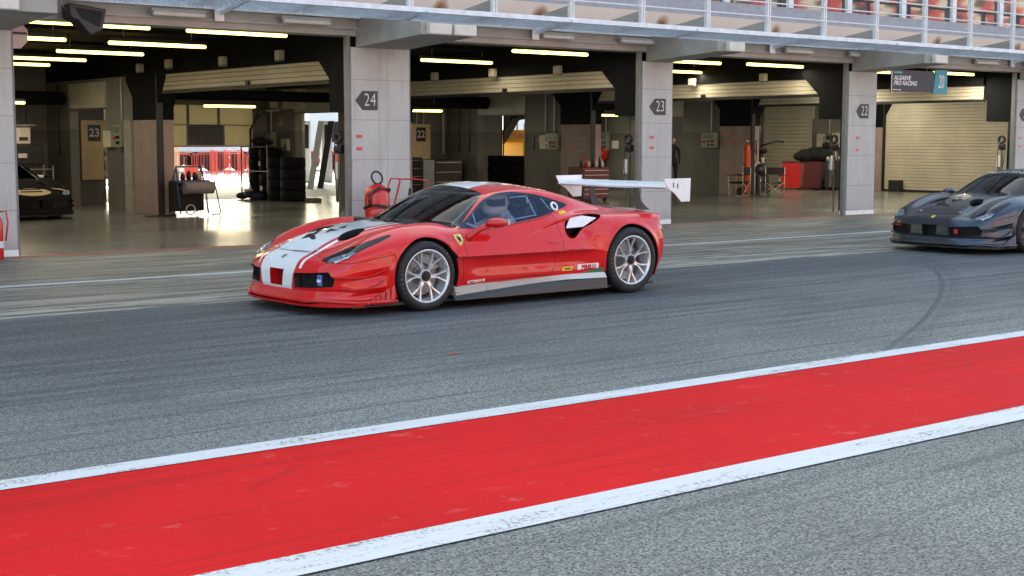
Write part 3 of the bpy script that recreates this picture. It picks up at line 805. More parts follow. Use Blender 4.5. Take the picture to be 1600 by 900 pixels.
    b = MB(); b.lathe([(.135+.014*math.cos(a), .014*math.sin(a)) for a in [k*math.pi/4 for k in range(8)]], 'X', (.86, -.36, .74), 28, closed=True); b.box((.855, -.48, .72), (.87, -.24, .76)); b.build('steering_wheel', m_black, car)
    b = MB()
    for d in (1, -1):
        b.tube([(.42, -d*.70, .55), (.50, -d*.69, .80), (.98, -d*.52, 1.075), (1.55, -d*.52, 1.085), (1.62, -d*.60, .3)], .02, 8)
        b.tube([(1.55, -d*.52, 1.08), (1.80, d*.1, .5)], .018, 8)
    b.tube([(.98, -.52, 1.075), (.98, .52, 1.075)], .018, 8); b.tube([(1.55, -.52, 1.08), (1.55, .52, 1.08)], .02, 8); b.tube([(.98, -.52, 1.07), (1.55, .52, 1.075)], .016, 8)
    b.build('roll_cage', m_steel, car)
    # wiper and filler caps
    b = MB(); b.tube([(.10, -.05, .825), (.34, -.03, .925), (.60, .02, 1.055)], .008, 6); b.build('wiper', m_black, car)
    if detail:
        mk = m_matblack
        for poly in ([(-.72, -.17), (-.60, -.24), (-.575, -.19), (-.62, -.075), (-.685, .05), (-.71, .02), (-.665, -.12)], [(-.60, -.17), (-.43, -.265), (-.47, -.20), (-.59, -.11)],
                     [(-.545, -.02), (-.41, -.13), (-.43, .055), (-.47, -.02)], [(-.375, -.045), (-.23, -.10), (-.34, .025)]):
            top_poly('bonnet_outlet', poly, mk, car)
        top_poly('bonnet_seam', [(-.905, .0), (-.895, .28), (-.887, .28), (-.897, .0)], m_black, car)
        for y in (-.345, .345):
            b = MB(); b.ball((-.845, -y, .588), .022, 10, (1.2, 1, .5)); b.build('bonnet_latch', m_steel, car)
        top_poly('nose_badge', [(-1.03, -.02), (-1.0, -.035), (-.975, -.02), (-.975, .02), (-1.0, .035), (-1.03, .02)], m_yel if livery != 'red' else m_steel, car)
    return car
# ---------------------------------------------------------------- ground surfaces
PX = [6.45, 12.75, 18.95, 25.1, 31.4, 37.65]       # bay boundaries
YF, YB_ = 19.7, 35.2
SK0, SK1, SK2 = -.108, 3.451, -9.075
def asphalt():
    M = Mat('asphalt', (.1, .1, .1), .85); p, x, y, z = M.world()
    v1 = M.voro(p, 105); n1 = M.noise(p, 70, 3, .7); nb = M.noise(p, 24, 3, .65); n3 = M.noise(p, .5, 4, .6); n5 = M.noise(p, 7, 4, .6)
    s1 = M.noise(M.vec(x*.12, y*1.5, z), 1.0, 5, .6, .3); s2 = M.noise(M.vec(x*.30+y*.05, y*6.5, z), 1., 6, .68, .25); s3 = M.noise(M.vec(x*.9, y*16., z), 1., 4, .7)
    grain = (n1.ss(.43, .57)*.60 + nb.ss(.40, .60)*.25 + v1.ss(.0, .55)*.15)
    # rubbered-in driving lane, by position on the road
    rub = y.ss(6.2, 9.8)*.58 + (1-(y-11.6).abs().ss(.3, 1.8))*.35
    rub = (rub*(.34+s1.ss(.32, .62)*.45+s2.ss(.36, .60)*.42) + s2.ss(.50, .64)*(y.ss(6.2, 8.6)*.36+.08) + s3.ss(.58, .75)*y.ss(6.6, 9)*.16 + (n3.ss(.48, .75)*.14)).clamp()
    # curved tyre marks: x as a function of y on the road
    q = (n3-.5)*.12
    def curve(off, wd, soft):
        d = (x - (SK0*y*y + SK1*y + SK2) - off + q)*.70
        return d.ss(-wd*.3, 0.)*(1-d.ss(wd*.35, wd*soft))
    a = (curve(-.30, .032, 3.6)*.85 + curve(-.10, .09, 3.)*.25)*y.lt(11.9)*y.gt(6.6)*(.35+s3.ss(.3, .7)*.5+n5*.7)
    def line(y0, sl, wd, k):
        return (1-((y-y0-sl*(x-9)+(n3-.5)*.22+(s2-.5)*.05).abs()).ss(wd*.3, wd))*s1.ss(.28, .55)*k
    ln = line(7.22, .012, .035, .65) + line(8.62, .004, .045, .45) + line(9.75, -.01, .08, .35) + line(10.6, .006, .10, .30) + line(11.9, 0., .18, .35) + line(7.9, -.02, .10, .22)
    pat = (1-((((x-3.6)*(x-3.6)*.35 + (y-8.3)*(y-8.3)).sqrt())).ss(.05, .22))*.5 + (1-((((x-11.3)*(x-11.3)*.3 + (y-9.4)*(y-9.4)).sqrt())).ss(.04, .16))*.5
    d = (rub + a + ln + pat*n5*1.4).clamp()
    lite = M.mix(grain, (.016, .019, .018), (.40, .41, .385)); lite = M.mix(n3.ss(.35, .6)*.22 + s2.ss(.5, .66)*.30, lite, (.07, .074, .072))
    dark = M.mix(grain, (.007, .009, .011), (.135, .148, .156))
    c = M.mix(d, lite, dark)
    c = M.mix(n3.ss(.55, .8)*.15*(1-d), c, (.26, .25, .22))
    c = M.mix((v1.lt(.16))*(n5.gt(.55))*.7, c, (.55, .55, .52))
    M.set('Base Color', c); M.set('Roughness', (.86-d*.26+s2*.08).clamp()); M.set('Specular IOR Level', .3)
    M.bump(grain, .5, .005); return M.m
def apron():
    M = Mat('stained_concrete', (.3, .3, .28), .6); p, x, y, z = M.world()
    n1 = M.noise(M.vec(x*.22, y*1.8, z), 1., 6, .65, .6); n2 = M.noise(p, 26, 4, .65); n3 = M.noise(M.vec(x*.45, y*5.5, z), 1., 6, .7, .5); n4 = M.noise(p, 1.3, 5, .7)
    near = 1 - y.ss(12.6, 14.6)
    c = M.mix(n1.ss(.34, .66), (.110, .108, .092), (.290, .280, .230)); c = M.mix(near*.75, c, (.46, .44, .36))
    c = M.mix(n3.ss(.46, .54)*.90, c, (.034, .037, .040)); c = M.mix(n4.ss(.55, .75)*.4, c, (.09, .09, .08)); c = M.mix((1-n3.ss(.26, .40))*.6, c, (.42, .41, .37)); c = M.mix(n2.ss(.4, .65)*.25, c, (.34, .33, .29))
    j = ((x*.2).frac().lt(.003) + ((y-17.1).abs()).lt(.012)).clamp(); c = M.mix(j*.7, c, (.05, .05, .05))
    M.set('Base Color', c); M.set('Roughness', (.38+n1*.35).clamp()); M.bump(n2, .2, .004); return M.m
def gfloor():
    M = Mat('polished_floor', (.2, .2, .16), .2); p, x, y, z = M.world()
    n1 = M.noise(M.vec(x*.5, y*.9, z), .8, 6, .6, 1.2); n2 = M.noise(M.vec(x*2, y*2.5, z), 1.2, 5, .65, .5)
    c = M.mix(n1.ss(.3, .7), (.125, .127, .115), (.225, .228, .212)); c = M.mix(n2.ss(.48, .75)*.25, c, (.085, .086, .076))
    M.set('Base Color', c); M.set('Roughness', (.17+M.noise(p, .35, 2).ss(.3, .7)*.08).clamp()); M.set('Specular IOR Level', .45)
    return M.m
def redpaint():
    M = Mat('red_road_paint', (.6, .02, .03), .6); M.set('Specular IOR Level', .06); p, x, y, z = M.world()
    n = M.noise(p, .8, 5, .6); n2 = M.noise(M.vec(x*.4, y*3, z), 1.4, 5, .7); n3 = M.noise(p, 110, 2, .5)
    c = M.mix(n.ss(.3, .7), (.60, .008, .010), (.70, .013, .015)); c = M.mix(n2.ss(.60, .78)*.40, c, (.66, .075, .075)); 
    n4 = M.noise(M.vec(x*.25, y*7, z), 1., 6, .7); n5 = M.noise(p, 6, 5, .7)
    sc = (1-((y-6.02-.62*(x-3.35)).abs()).ss(.01, .05))*x.gt(3.0)*x.lt(3.45)*n5*.9 + (1-((y-5.9-.3*(x-8.9)).abs()).ss(.004, .02))*x.gt(8.78)*x.lt(8.98)
    c = M.mix((n3.gt(.72))*.25 + sc*.5, c, (.12, .02, .02))
    c = M.mix(n4.ss(.50, .66)*.40, c, (.40, .012, .014)); c = M.mix((n5.ss(.56, .68))*n2.ss(.46, .58)*.40, c, (.70, .16, .15)); c = M.mix(n3.ss(.60, .72)*.35, c, (.30, .03, .03))
    M.set('Base Color', c); M.set('Roughness', (.55+n*.2).clamp()); M.bump(n3, .5, .003); return M.m
def wline(wear=.5):
    M = Mat('white_road_paint', (.7, .7, .7), .6); p, x, y, z = M.world()
    n = M.noise(p, 55, 3, .65); n2 = M.noise(M.vec(x*.9, y*5, z), 1.3, 5, .7)
    m = (n.ss(.50, .58)*n2.ss(.53-wear*.14, .69-wear*.14)).clamp()
    c = M.mix(n, (.58, .59, .61), (.72, .735, .74)); M.set('Base Color', M.mix(m*.9, c, (.13, .14, .145))); M.bump(n, .3, .003); return M.m
m_asph, m_apron, m_gfl = asphalt(), apron(), gfloor()
def sheet(name, x0, x1, y0, y1, z, mat):
    b = MB(); b.quad((x0, y0, z), (x1, y0, z), (x1, y1, z), (x0, y1, z)); o = b.build(name, mat, fix=False); return struct(o)
m_pad = plain('paddock_concrete', (.40, .40, .38), .8, var=.15, scale=.6)
sheet('ground', -900, 900, -900, 900, -.05, m_pad)
sheet('pit_lane', -60, 160, -12, 12.82, 0, m_asph)
sheet('pit_apron', -60, 160, 12.82, YF-.02, 0, m_apron)
sheet('garage_floor', -2, 60, YF-.02, YB_, 0, m_gfl)
m_pad_shade = plain('paddock_concrete_shaded', (.30, .32, .34), .5, var=.2, scale=.8)  # darker, bluer concrete paints in the shade behind the building
sheet('paddock_shaded_strip', -60, 160, YB_, 47.5, 0, m_pad_shade)
sheet('paddock_yard', -200, 300, 47.5, 260, 0, m_pad)
wl = wline()
sheet('red_lane_strip', -40, 120, 4.74, 6.49, .004, redpaint())
b = MB(); b.quad((-40, 6.485, .008), (120, 6.485, .008), (120, 6.675, .008), (-40, 6.675, .008)); struct(b.build('lane_line', wl, fix=False))
b = MB(); b.quad((-40, 4.505, .008), (120, 4.505, .008), (120, 4.745, .008), (-40, 4.745, .008)); struct(b.build('lane_line', wl, fix=False))
b = MB(); b.quad((-40, 15.56, .004), (120, 15.56, .004), (120, 15.70, .004), (-40, 15.70, .004)); struct(b.build('lane_line', wline(.8), fix=False))
b = MB(); b.quad((-2, 19.40, .004), (60, 19.40, .004), (60, 19.56, .004), (-2, 19.56, .004)); struct(b.build('threshold_line', plain('worn_red_line', (.42, .05, .04), .6, var=.4, scale=2), fix=False))
# ---------------------------------------------------------------- pit building
def pillar_mat():
    M = Mat('pillar_paint', (.6, .56, .53), .5); p, x, y, z = M.world()
    n = M.noise(p, 2.2, 6, .6); n2 = M.noise(M.vec(x*14, y*14, z*1.1), 1, 4, .6)
    c = M.mix(n.ss(.35, .7), (.47, .465, .44), (.53, .525, .50)); c = M.mix((n2.ss(.50, .72))*.34, c, (.32, .30, .28)); c = M.mix(M.noise(p, 7, 6, .7).ss(.62, .75)*.4, c, (.25, .23, .21))
    c = M.mix((1-z.ss(.0, .35))*.8*n, c, (.22, .22, .23)); jz = ((z-.64).abs().lt(.006) + (z-1.30).abs().lt(.006) + (z-1.95).abs().lt(.006) + (z-2.60).abs().lt(.006) + ((x-12.70).abs().lt(.004)) + ((x-12.86).abs().lt(.004))).clamp()
    M.set('Base Color', M.mix(jz*.5, c, (.12, .115, .11))); return M.m
m_pil = pillar_mat()
m_frame = plain('grey_frame', (.20, .20, .195), .5, var=.12)
m_fascia = plain('fascia_paint', (.40, .39, .355), .6, var=.12, scale=1.5)
m_beam = plain('beam_concrete', (.34, .33, .295), .7, var=.15, scale=2)
m_blackp = plain('black_ceiling_paint', (.006, .007, .009), .85, var=.25, scale=2, spec=.2)
def wallmat():
    M = Mat('garage_wall', (.2, .2, .18), .7); p, x, y, z = M.world()
    n = M.noise(p, .9, 6, .6); n2 = M.noise(M.vec(x*3, y*3, z*.8), 1, 5, .65)
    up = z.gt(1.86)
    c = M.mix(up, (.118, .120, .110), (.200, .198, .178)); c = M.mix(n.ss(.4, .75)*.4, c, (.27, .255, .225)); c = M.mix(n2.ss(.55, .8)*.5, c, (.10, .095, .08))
    M.set('Base Color', c); return M.m
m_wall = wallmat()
m_shut = plain('beige_shutter', (.56, .53, .42), .5, var=.10, scale=1.2)
m_pink = plain('pink_grey_column', (.36, .29, .27), .7, var=.12, scale=2)
m_door = plain('cream_door_panel', (.60, .56, .40), .5, var=.1, scale=1.)
_n = m_door.node_tree; _b = _n.nodes['Principled BSDF']; _o = _n.nodes['Material Output']; _t = _n.nodes.new('ShaderNodeBsdfTranslucent'); _t.inputs[0].default_value = (.82, .76, .56, 1)
_m = _n.nodes.new('ShaderNodeMixShader'); _m.inputs[0].default_value = .55; _n.links.new(_b.outputs[0], _m.inputs[1]); _n.links.new(_t.outputs[0], _m.inputs[2]); _n.links.new(_m.outputs[0], _o.inputs[0])
m_cream = plain('cream_board', (.74, .62, .36), .6, var=.05)
m_galv = plain('galvanised_steel', (.74, .80, .86), .45, .0, var=.10)
m_rail = plain('white_rail_paint', (.78, .79, .80), .45, var=.08)
def beige():
    M = Mat('slab_edge_paint', (.5, .4, .33), .6); p, x, y, z = M.world()
    n = M.noise(p, 1.5, 6, .6); c = M.mix(n, (.62, .50, .41), (.72, .60, .50))
    for cx, wd in ((16.15, .16), (19.15, .13), (25.35, .17), (27.95, .14), (13.95, .12), (22.4, .10), (31.2, .14)):
        d = ((x-cx-(z-3.85)*.5)/wd); d2 = (z-3.80)/.15; r = (d*d + d2*d2).sqrt()*.72 + (M.noise(p, 9, 4, .7)-.5)*.9
        c = M.mix((1-r.ss(.5, 1.25))*.95, c, (.30, .13, .045)); c = M.mix((1-r.ss(.15, .55))*.9, c, (.04, .025, .02))
    M.set('Base Color', c); return M.m
m_beige = beige()
m_greyp = plain('grey_parapet', (.33, .34, .38), .6, var=.1)
m_dkgl = Mat('lounge_glass', (.02, .022, .025), .04, spec=1., coat=1.).m
bld = thing('pit_building', 'long concrete pit building with open garage bays under a railed balcony', 'building', (0, 0, 0))
def sub(name, fn, mat, parent=None):
    b = MB(); fn(b); return b.build(name, mat, parent or bld)
pil = [(5.3, 6.70, '25'), (12.18, 13.31, '24'), (18.66, 19.45, '23'), (24.82, 25.77, '22'), (31.30, 32.3, '21'), (37.4, 38.4, '')]
m_joint = plain('joint_dark', (.10, .095, .09), .8)  # dark grey of the panel joints
m_sign = plain('dark_grey_sign', (.045, .043, .045), .5, var=.1)
m_wht = plain('white_lettering', (.75, .74, .72), .5, var=.03)
for x0, x1, num in pil:
    o = sub('pillar', lambda b: b.box((x0, YF, 0), (x1, YF+.14, 3.12), bev=.006), m_pil)
    def jn(b):
        for z in ((.64, 1.30, 1.95, 2.60)): b.box((x0+.03, YF-.0025, z-.006), (x1-.03, YF+.002, z+.006))
        if num == '24':
            for xx in (12.70, 12.86): b.box((xx-.004, YF-.0035, .1), (xx+.004, YF+.002, 3.1))
    sub('door_frame', lambda b: b.box((x0-.07, YF+.03, 0), (x0-.002, YF+.12, 3.3)), m_frame)
    sub('door_frame', lambda b: b.box((x1+.002, YF+.03, 0), (x1+.04, YF+.12, 3.3)), m_frame)
    sub('pillar_plinth', lambda b: b.box((x0-.004, YF-.006, .0), (x1+.004, YF+.2, .09)), m_white, o)
    # rear black-painted part of the column and its haunch
    sub('column_head', lambda b: (b.box((x0+.15, YF+.16, 2.1), (x1-.05, YF+.95, 3.58)), b.prism([(x0+.18, YF+.951, 2.6), (x0+.18, YF+1.5, 3.1), (x0+.18, YF+1.5, 3.58), (x0+.18, YF+.951, 3.58)], (x1-x0-.3, 0, 0))), m_blackp)
    sub('door_track', lambda b: b.box((x0+.10, YF+.16, 0), (x0+.16, YF+.30, 2.1)), m_black)
    # cantilever beam over the pillar
    bx0, bx1 = (x0+.10, x1-.02)
    o = sub('cantilever_beam', lambda b: b.prism([(bx0, YF+.02, 3.12), (bx0, 17.86, 3.225), (bx0, 17.86, 3.41), (bx0, YF+.02, 3.60)], (bx1-bx0, 0, 0)), m_beam)
    if num:
        # arrow-shaped plate: kept on the pillar's left half
        sx = {'24': 12.249, '23': 18.842, '22': 25.07, '21': 31.40, '25': 5.40}[num]; sw = .425
        s_ = MB(); s_.prism([(sx, YF-.012, 2.265), (sx+.135, YF-.012, 2.422), (sx+sw, YF-.012, 2.422), (sx+sw, YF-.012, 2.112), (sx+.135, YF-.012, 2.112)], (0, .008, 0))
        so = s_.build('number_sign', m_sign)
        tag(so, {'25': 'dark arrow plate with white 25 on the leftmost pillar', '24': 'dark grey arrow plate reading 24 on the wide pillar', '23': 'dark grey arrow plate reading 23 on the pillar behind the rear wing', '22': 'dark grey arrow plate reading 22 on the pillar right of the chairs', '21': 'dark grey arrow plate reading 21 at the right edge of the picture'}[num], 'sign', 'number plates on the pit pillars')
        text_mesh(num, .30, m_wht, 'numeral', so, at=(sx+.275, YF-.0145, 2.268), sx=.80, off=-.004)
        rd = [(sx+.01, 1.455, 1.51), (sx+.01, 1.655, 1.71)] if num != '22' else [(sx+.02, 1.40, 1.455), (sx+.02, 1.66, 1.715)]
        for q, (a, z0, z1) in enumerate(rd):
            b = MB(); b.box((a, YF-.006, z0), (a+.11, YF-.002, z1)); o2 = b.build('red_sticker', m_redpl)
            tag(o2, '%s small red sticker on the pillar numbered %s' % (('lower', 'upper')[q], num), 'sticker', 'red stickers on the pillars')
# facade beam above the doors: ledge, flat and drip
sub('lintel', lambda b: (b.box((-30, YF, 3.30), (70, YF+.34, 3.60)), b.box((-30, YF-.05, 3.40), (70, YF-.001, 3.43)), b.box((-30, YF-.09, 3.57), (70, YF-.0015, 3.62)), b.box((-30, YF+.34, 3.30), (70, YF+.40, 3.62))), m_fascia)
sub('side_wall', lambda b: (b.box((-30, YF+.01, 0), (5.19, YF+.34, 3.3)), b.box((38.5, YF+.01, 0), (70, YF+.34, 3.3))), m_pil)
# slab edge, parapet, upper storeys, roof overhang (it keeps the lane in shade)
sub('balcony_slab', lambda b: b.box((-30, YF+.02, 3.62), (70, YB_+.25, 4.07)), m_beige)
sub('parapet', lambda b: b.box((-30, 20.70, 4.07), (70, 20.85, 4.50)), m_greyp)
wnd = sub('window_band', lambda b: [b.box((-30+2.0*i+.08, 20.76, 4.50), (-30+2.0*i+1.92, 20.80, 6.7)) for i in range(50)], m_dkgl)
wnd['kind'] = 'stuff'
mu = sub('window_mullion', lambda b: [b.box((-30.08+2.0*i+.0, 20.68, 4.50), (-29.92+2.0*i, 20.82, 6.7)) for i in range(51)], m_rail); mu['kind'] = 'stuff'
def curt():
    M = Mat('striped_blinds', (.5, .5, .5), .8); p, x, y, z = M.world()
    k = (x*.9).frac(); st = (z*4.2+x*.1).frac().lt(.5)
    c = M.mix(st, (.42, .06, .05), (.55, .53, .40)); c = M.mix(k.gt(.72), c, (.012, .014, .02)); M.set('Base Color', c); return M.m
sub('upper_wall', lambda b: (b.box((-30, 20.85, 4.07), (70, 20.95, 4.5)), b.box((-30, 20.6, 6.7), (90, YB_, 7.1)), b.box((-30, 20.9, 7.1), (90, 21.1, 10.6)), b.box((-30, 20.4, 10.8), (90, YB_, 11.4)), b.box((-30, 20.6, 11.4), (90, 21, 14.0)), b.box((-30, 19.6, 14.0), (90, YB_+1, 14.3))), m_greyp)
sub('added_shade_canopy', lambda b: b.box((-30, YB_+.3, 4.2), (70, 51.0, 4.5)), m_beam)  # unseen slab added to shade the paddock strip behind the garages
# ceiling and beams inside
sub('ceiling', lambda b: b.box((-2, YF+.40, 3.585), (60, YB_, 3.615)), m_blackp)
cb = sub('ceiling_beam', lambda b: [b.box((-2, y, 3.53), (60, y+.25, 3.58)) for y in (24.2, 28.0, 31.6)], m_blackp)
def shutter_profile(b, X0, y0, y1, z0, z1, pitch=.105, side=-1):
    n = max(1, int(round((z1-z0)/pitch))); h = (z1-z0)/n
    for i in range(n):
        z = z0+i*h
        b.prism([(X0, y0, z), (X0+side*.016, y0, z+h*.05), (X0+side*.022, y0, z+h*.12), (X0+side*.022, y0, z+h*.88), (X0+side*.014, y0, z+h*.95), (X0-side*.004, y0, z+h), (X0-side*.01, y0, z+h), (X0-side*.01, y0, z)], (0, y1-y0, 0))
for k, x in enumerate(PX):
    # column deep inside the garage, painted black above head height
    sub('inner_column', lambda b: b.box((x, 28.5, 0), (x+.38, 29.75, 2.05), bev=.01), m_pink)
    sub('column_head', lambda b: (b.box((x-.004, 28.49, 2.05), (x+.384, 29.76, 3.58)), b.prism([(x-.004, 29.76, 2.55), (x-.004, 30.10, 2.9), (x-.004, 30.10, 3.58), (x-.004, 29.76, 3.58)], (.388, 0, 0)), b.prism([(x-.004, 28.49, 2.30), (x-.004, 28.49, 3.58), (x-.004, 27.9, 3.58), (x-.004, 28.1, 2.9)], (.388, 0, 0))), m_blackp)
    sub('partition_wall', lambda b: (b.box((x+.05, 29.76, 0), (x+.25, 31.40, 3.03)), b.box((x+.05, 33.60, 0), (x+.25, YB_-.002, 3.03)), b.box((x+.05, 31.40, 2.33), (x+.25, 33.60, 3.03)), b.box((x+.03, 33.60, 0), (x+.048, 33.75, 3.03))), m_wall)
    sub('duct_band', lambda b: (b.box((x+.06, 29.76, 3.03), (x+.24, YB_, 3.58))), m_blackp)
    o = sub('shutter_box', lambda b: b.box((x+.0, 31.35, 2.36), (x+.049, 33.55, 2.95)), m_shut if k != 0 else m_shut)
    sub('shutter_guide', lambda b: b.box((x-.03, 28.42, 0), (x+.10, 28.48, 3.0)), m_black)
    sub('shutter_cover', lambda b: b.box((x-.02, 20.72, 3.0), (x+.30, 28.42, 3.58)), m_blackp)
    low = k == 5
    def slats(b):
        shutter_profile(b, x+.05, 20.74, 28.40, .06 if low else 2.66, 3.02, .10 if low else .09)
    sh = MB(); slats(sh); so = sh.build('partition_shutter', m_shut)
    tag(so, ['raised beige partition shutter left of the black car bay', 'raised beige slatted shutter left of the pillar numbered 24', 'raised beige slatted shutter between pillars 24 and 23', 'raised beige slatted shutter left of pillar 22, the nearer one', 'raised beige slatted shutter seen behind another, left of pillar 22', 'fully lowered beige slatted shutter filling the bay behind the grey car'][k], 'shutter', 'slatted shutters between the garages')
    sub('bottom_bar', lambda b: b.box((x+.01, 20.72, .01 if low else 2.60), (x+.09, 28.42, .058 if low else 2.657)), m_black, so)
    if not low: sub('pull_catch', lambda b: b.box((x-.02, 24.3, 2.67), (x+.02, 24.42, 2.74)), m_black, so)
    if k == 5:
        d_ = MB(); shutter_profile(d_, x+.03, 31.42, 33.58, .03, 2.36, .13); do = d_.build('passage_shutter', m_shut)
        tag(do, 'closed cream roller shutter behind the folding chairs', 'shutter')
# rear wall with its door openings
segs = [(-2, 7.9), (12.3, 14.3), (18.55, 20.2), (23.7, 27.3), (30.95, 32.9), (37.2, 60)]
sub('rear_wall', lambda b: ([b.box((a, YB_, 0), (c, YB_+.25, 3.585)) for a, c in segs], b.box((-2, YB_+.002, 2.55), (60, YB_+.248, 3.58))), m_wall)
gd = thing('garage_door', 'half open cream rear door with square grille above the red barriers', 'door', (16.4, YB_-.03, 2.0))
sub('door_panel', lambda b: (b.box((-2.1, -.02, .03), (2.13, .02, .55)), b.box((-2.1, -.02, -.54), (2.13, .02, .012))), m_door, gd)
sub('panel_rib', lambda b: [b.box((xx-.04, -.032, .035), (xx+.04, -.021, .55)) for xx in (.2, 1.1)], m_frame, gd)
sub('panel_seam', lambda b: b.box((-2.1, -.012, .0125), (2.13, .012, .0295)), m_black, gd); sub('grille_plate', lambda b: b.box((.15, -.033, -.53), (1.27, -.0205, .005)), m_frame, gd)
g_ = sub('grille', lambda b: ([b.box((.22+.06*i, -.045, -.5), (.235+.06*i, -.034, .0)) for i in range(17)], [b.box((.2, -.046, -.5+.055*i), (1.22, -.035, -.485+.055*i)) for i in range(10)]), m_black, gd)
sub('bottom_seal', lambda b: b.box((-2.1, -.03, -.57), (2.13, .03, -.541)), m_redpl, gd)
for (a, c, lab) in ((7.9, 12.3, 'dark closed rear roller door behind the black car'), (32.9, 37.2, 'closed rear roller door behind the standing person')):
    b = MB(); b.box((a, YB_+.10, 0), (c, YB_+.13, 2.5)); [b.box((a, YB_+.05, .1*i+.005), (c, YB_+.09, .1*i+.095)) for i in range(25)]; tag(b.build('rear_roller_door', m_frame), lab, 'door')
# folding door arm seen in the passage
for xx in (27.3, 14.4, 18.45):
    sub('door_arm', lambda b: (b.tube([(xx, YB_-.06, .0), (xx, YB_-.06, 1.9), (xx+.12, YB_-.35, 2.35), (xx+.3, YB_-.9, 2.45)], .035, 6)), m_black)
sub('door_gusset', lambda b: b.prism([(27.3, YB_-.1, 1.5), (27.3, YB_-.1, 2.5), (28.9, YB_-.1, 2.5), (28.5, YB_-.1, 2.34), (27.9, YB_-.1, 2.25), (27.5, YB_-.1, 1.7)], (0, .05, 0)), m_black)
# ---------------------------------------------------------------- balcony walkway: grating, brackets, rail
bal = thing('balcony_railing', 'white steel balcony railing with slender horizontal rails above the grating', 'railing', (0, 18.69, 3.7))
po = None; POSTX = [16.0-1.675*8 + 1.675*i for i in range(22)]
for xx in POSTX:
    b = MB(); b.box((xx-.045, -.03, -.02), (xx-.02, .05, 1.45)); b.box((xx+.02, -.03, -.02), (xx+.045, .05, 1.45)); b.box((xx-.02, .0, .0), (xx+.02, .02, 1.43)); b.build('post', m_rail, bal)
for z in (.32, .58, .83, 1.08):
    b = MB(); b.tube([(-2, -.01, z), (40, -.01, z)], .014, 8); b.build('rail', m_rail, bal)
b = MB(); b.tube([(-2, -.01, 1.42), (40, -.01, 1.42)], .028, 10); b.build('handrail', m_rail, bal)
for xx in POSTX:
    b = MB(); b.prism([(xx-.01, 1.0, -.05), (xx-.01, 1.0, .10), (xx-.01, .05, .24), (xx-.01, .05, .0)], (.012, 0, 0)); b.build('gusset', m_fascia, bal)
wk = thing('walkway_grating', 'galvanised steel grating shelf running along the facade under the railing', 'grating', (0, 19.6, 3.60))
def gr(b):
    for i in range(520):
        xx = 2 + .075*i; b.prism([(xx, -.02, .0), (xx, -.90, .085), (xx, -.90, .115), (xx, -.02, .03)], (.007, 0, 0))
gb = MB(); gr(gb); go = gb.build('grating_bar', m_galv, wk); go['kind'] = 'stuff'
gb = MB()
for i in range(10): y = -.06-.092*i; gb.box((2, y-.004, .012-y*.0945), (41, y+.004, .022-y*.0945))
o = gb.build('cross_bar', m_galv, wk); o['kind'] = 'stuff'
b = MB(); b.box((2, -.95, .06), (41, -.90, .12)); b.box((2, -.95, .04), (41, -.86, .06)); b.build('edge_channel', m_galv, wk)
b = MB(); b.box((2, -.02, -.03), (41, .0, .05)); b.build('wall_channel', m_galv, wk)
for xx in (9.83, 12.94, 15.97, 19.04, 22.22, 25.05, 27.75, 30.9, 34.0):
    b = MB(); b.prism([(xx-.025, .03, -.12), (xx-.025, -.98, .05), (xx-.025, -.98, .09), (xx-.025, .03, -.06)], (.05, 0, 0)); o = b.build('strut', m_galv, wk)
    b = MB(); b.box((xx-.10, -.012, -.20), (xx+.05, .012, -.03)); b.cyl((xx-.02, -.03, -.11), (xx-.02, -.01, -.11), .02, seg=8); b.build('wall_bracket', m_white, o)
# ---------------------------------------------------------------- spectators' stand opposite (seen in reflections)
gs = thing('grandstand', 'stepped concrete grandstand opposite with red and cream seat rows', 'grandstand', (0, -34, 0))
m_conc = plain('stand_concrete', (.35, .34, .32), .8)
b = MB()
for i in range(38): b.box((-70, 15.1-i*.85, 0), (130, 15.95-i*.85, 3.0+i*.52))
b.build('tiers', m_conc, gs)
def seats():
    M = Mat('seat_rows', (.5, .1, .1), .6); p, x, y, z = M.world()
    k = (x/1.7)._m('FLOOR'); n = M.voro(M.vec(k, y*.35, 0.), 1., 'F1', 0)
    q = (k*.37+y*.23).frac(); c = M.mix(q.gt(.45), (.34, .035, .035), (.46, .44, .37)); c = M.mix(q.gt(.72), c, (.02, .02, .03)); M.set('Base Color', c); return M.m
b = MB()
for i in range(38): b.box((-70, 15.2-i*.85, 3.0+i*.52), (130, 15.6-i*.85, 3.45+i*.52))
o = b.build('seat_row', seats(), gs); o['kind'] = 'stuff'
b = MB(); b.box((-40, -1.2, 0), (120, -1.0, 1.1)); b.build('pit_wall', m_conc); bpy.data.objects['pit_wall'].location = (0, -6, 0)
tag(bpy.data.objects['pit_wall'], 'low concrete pit wall on the camera side of the lane', 'wall')
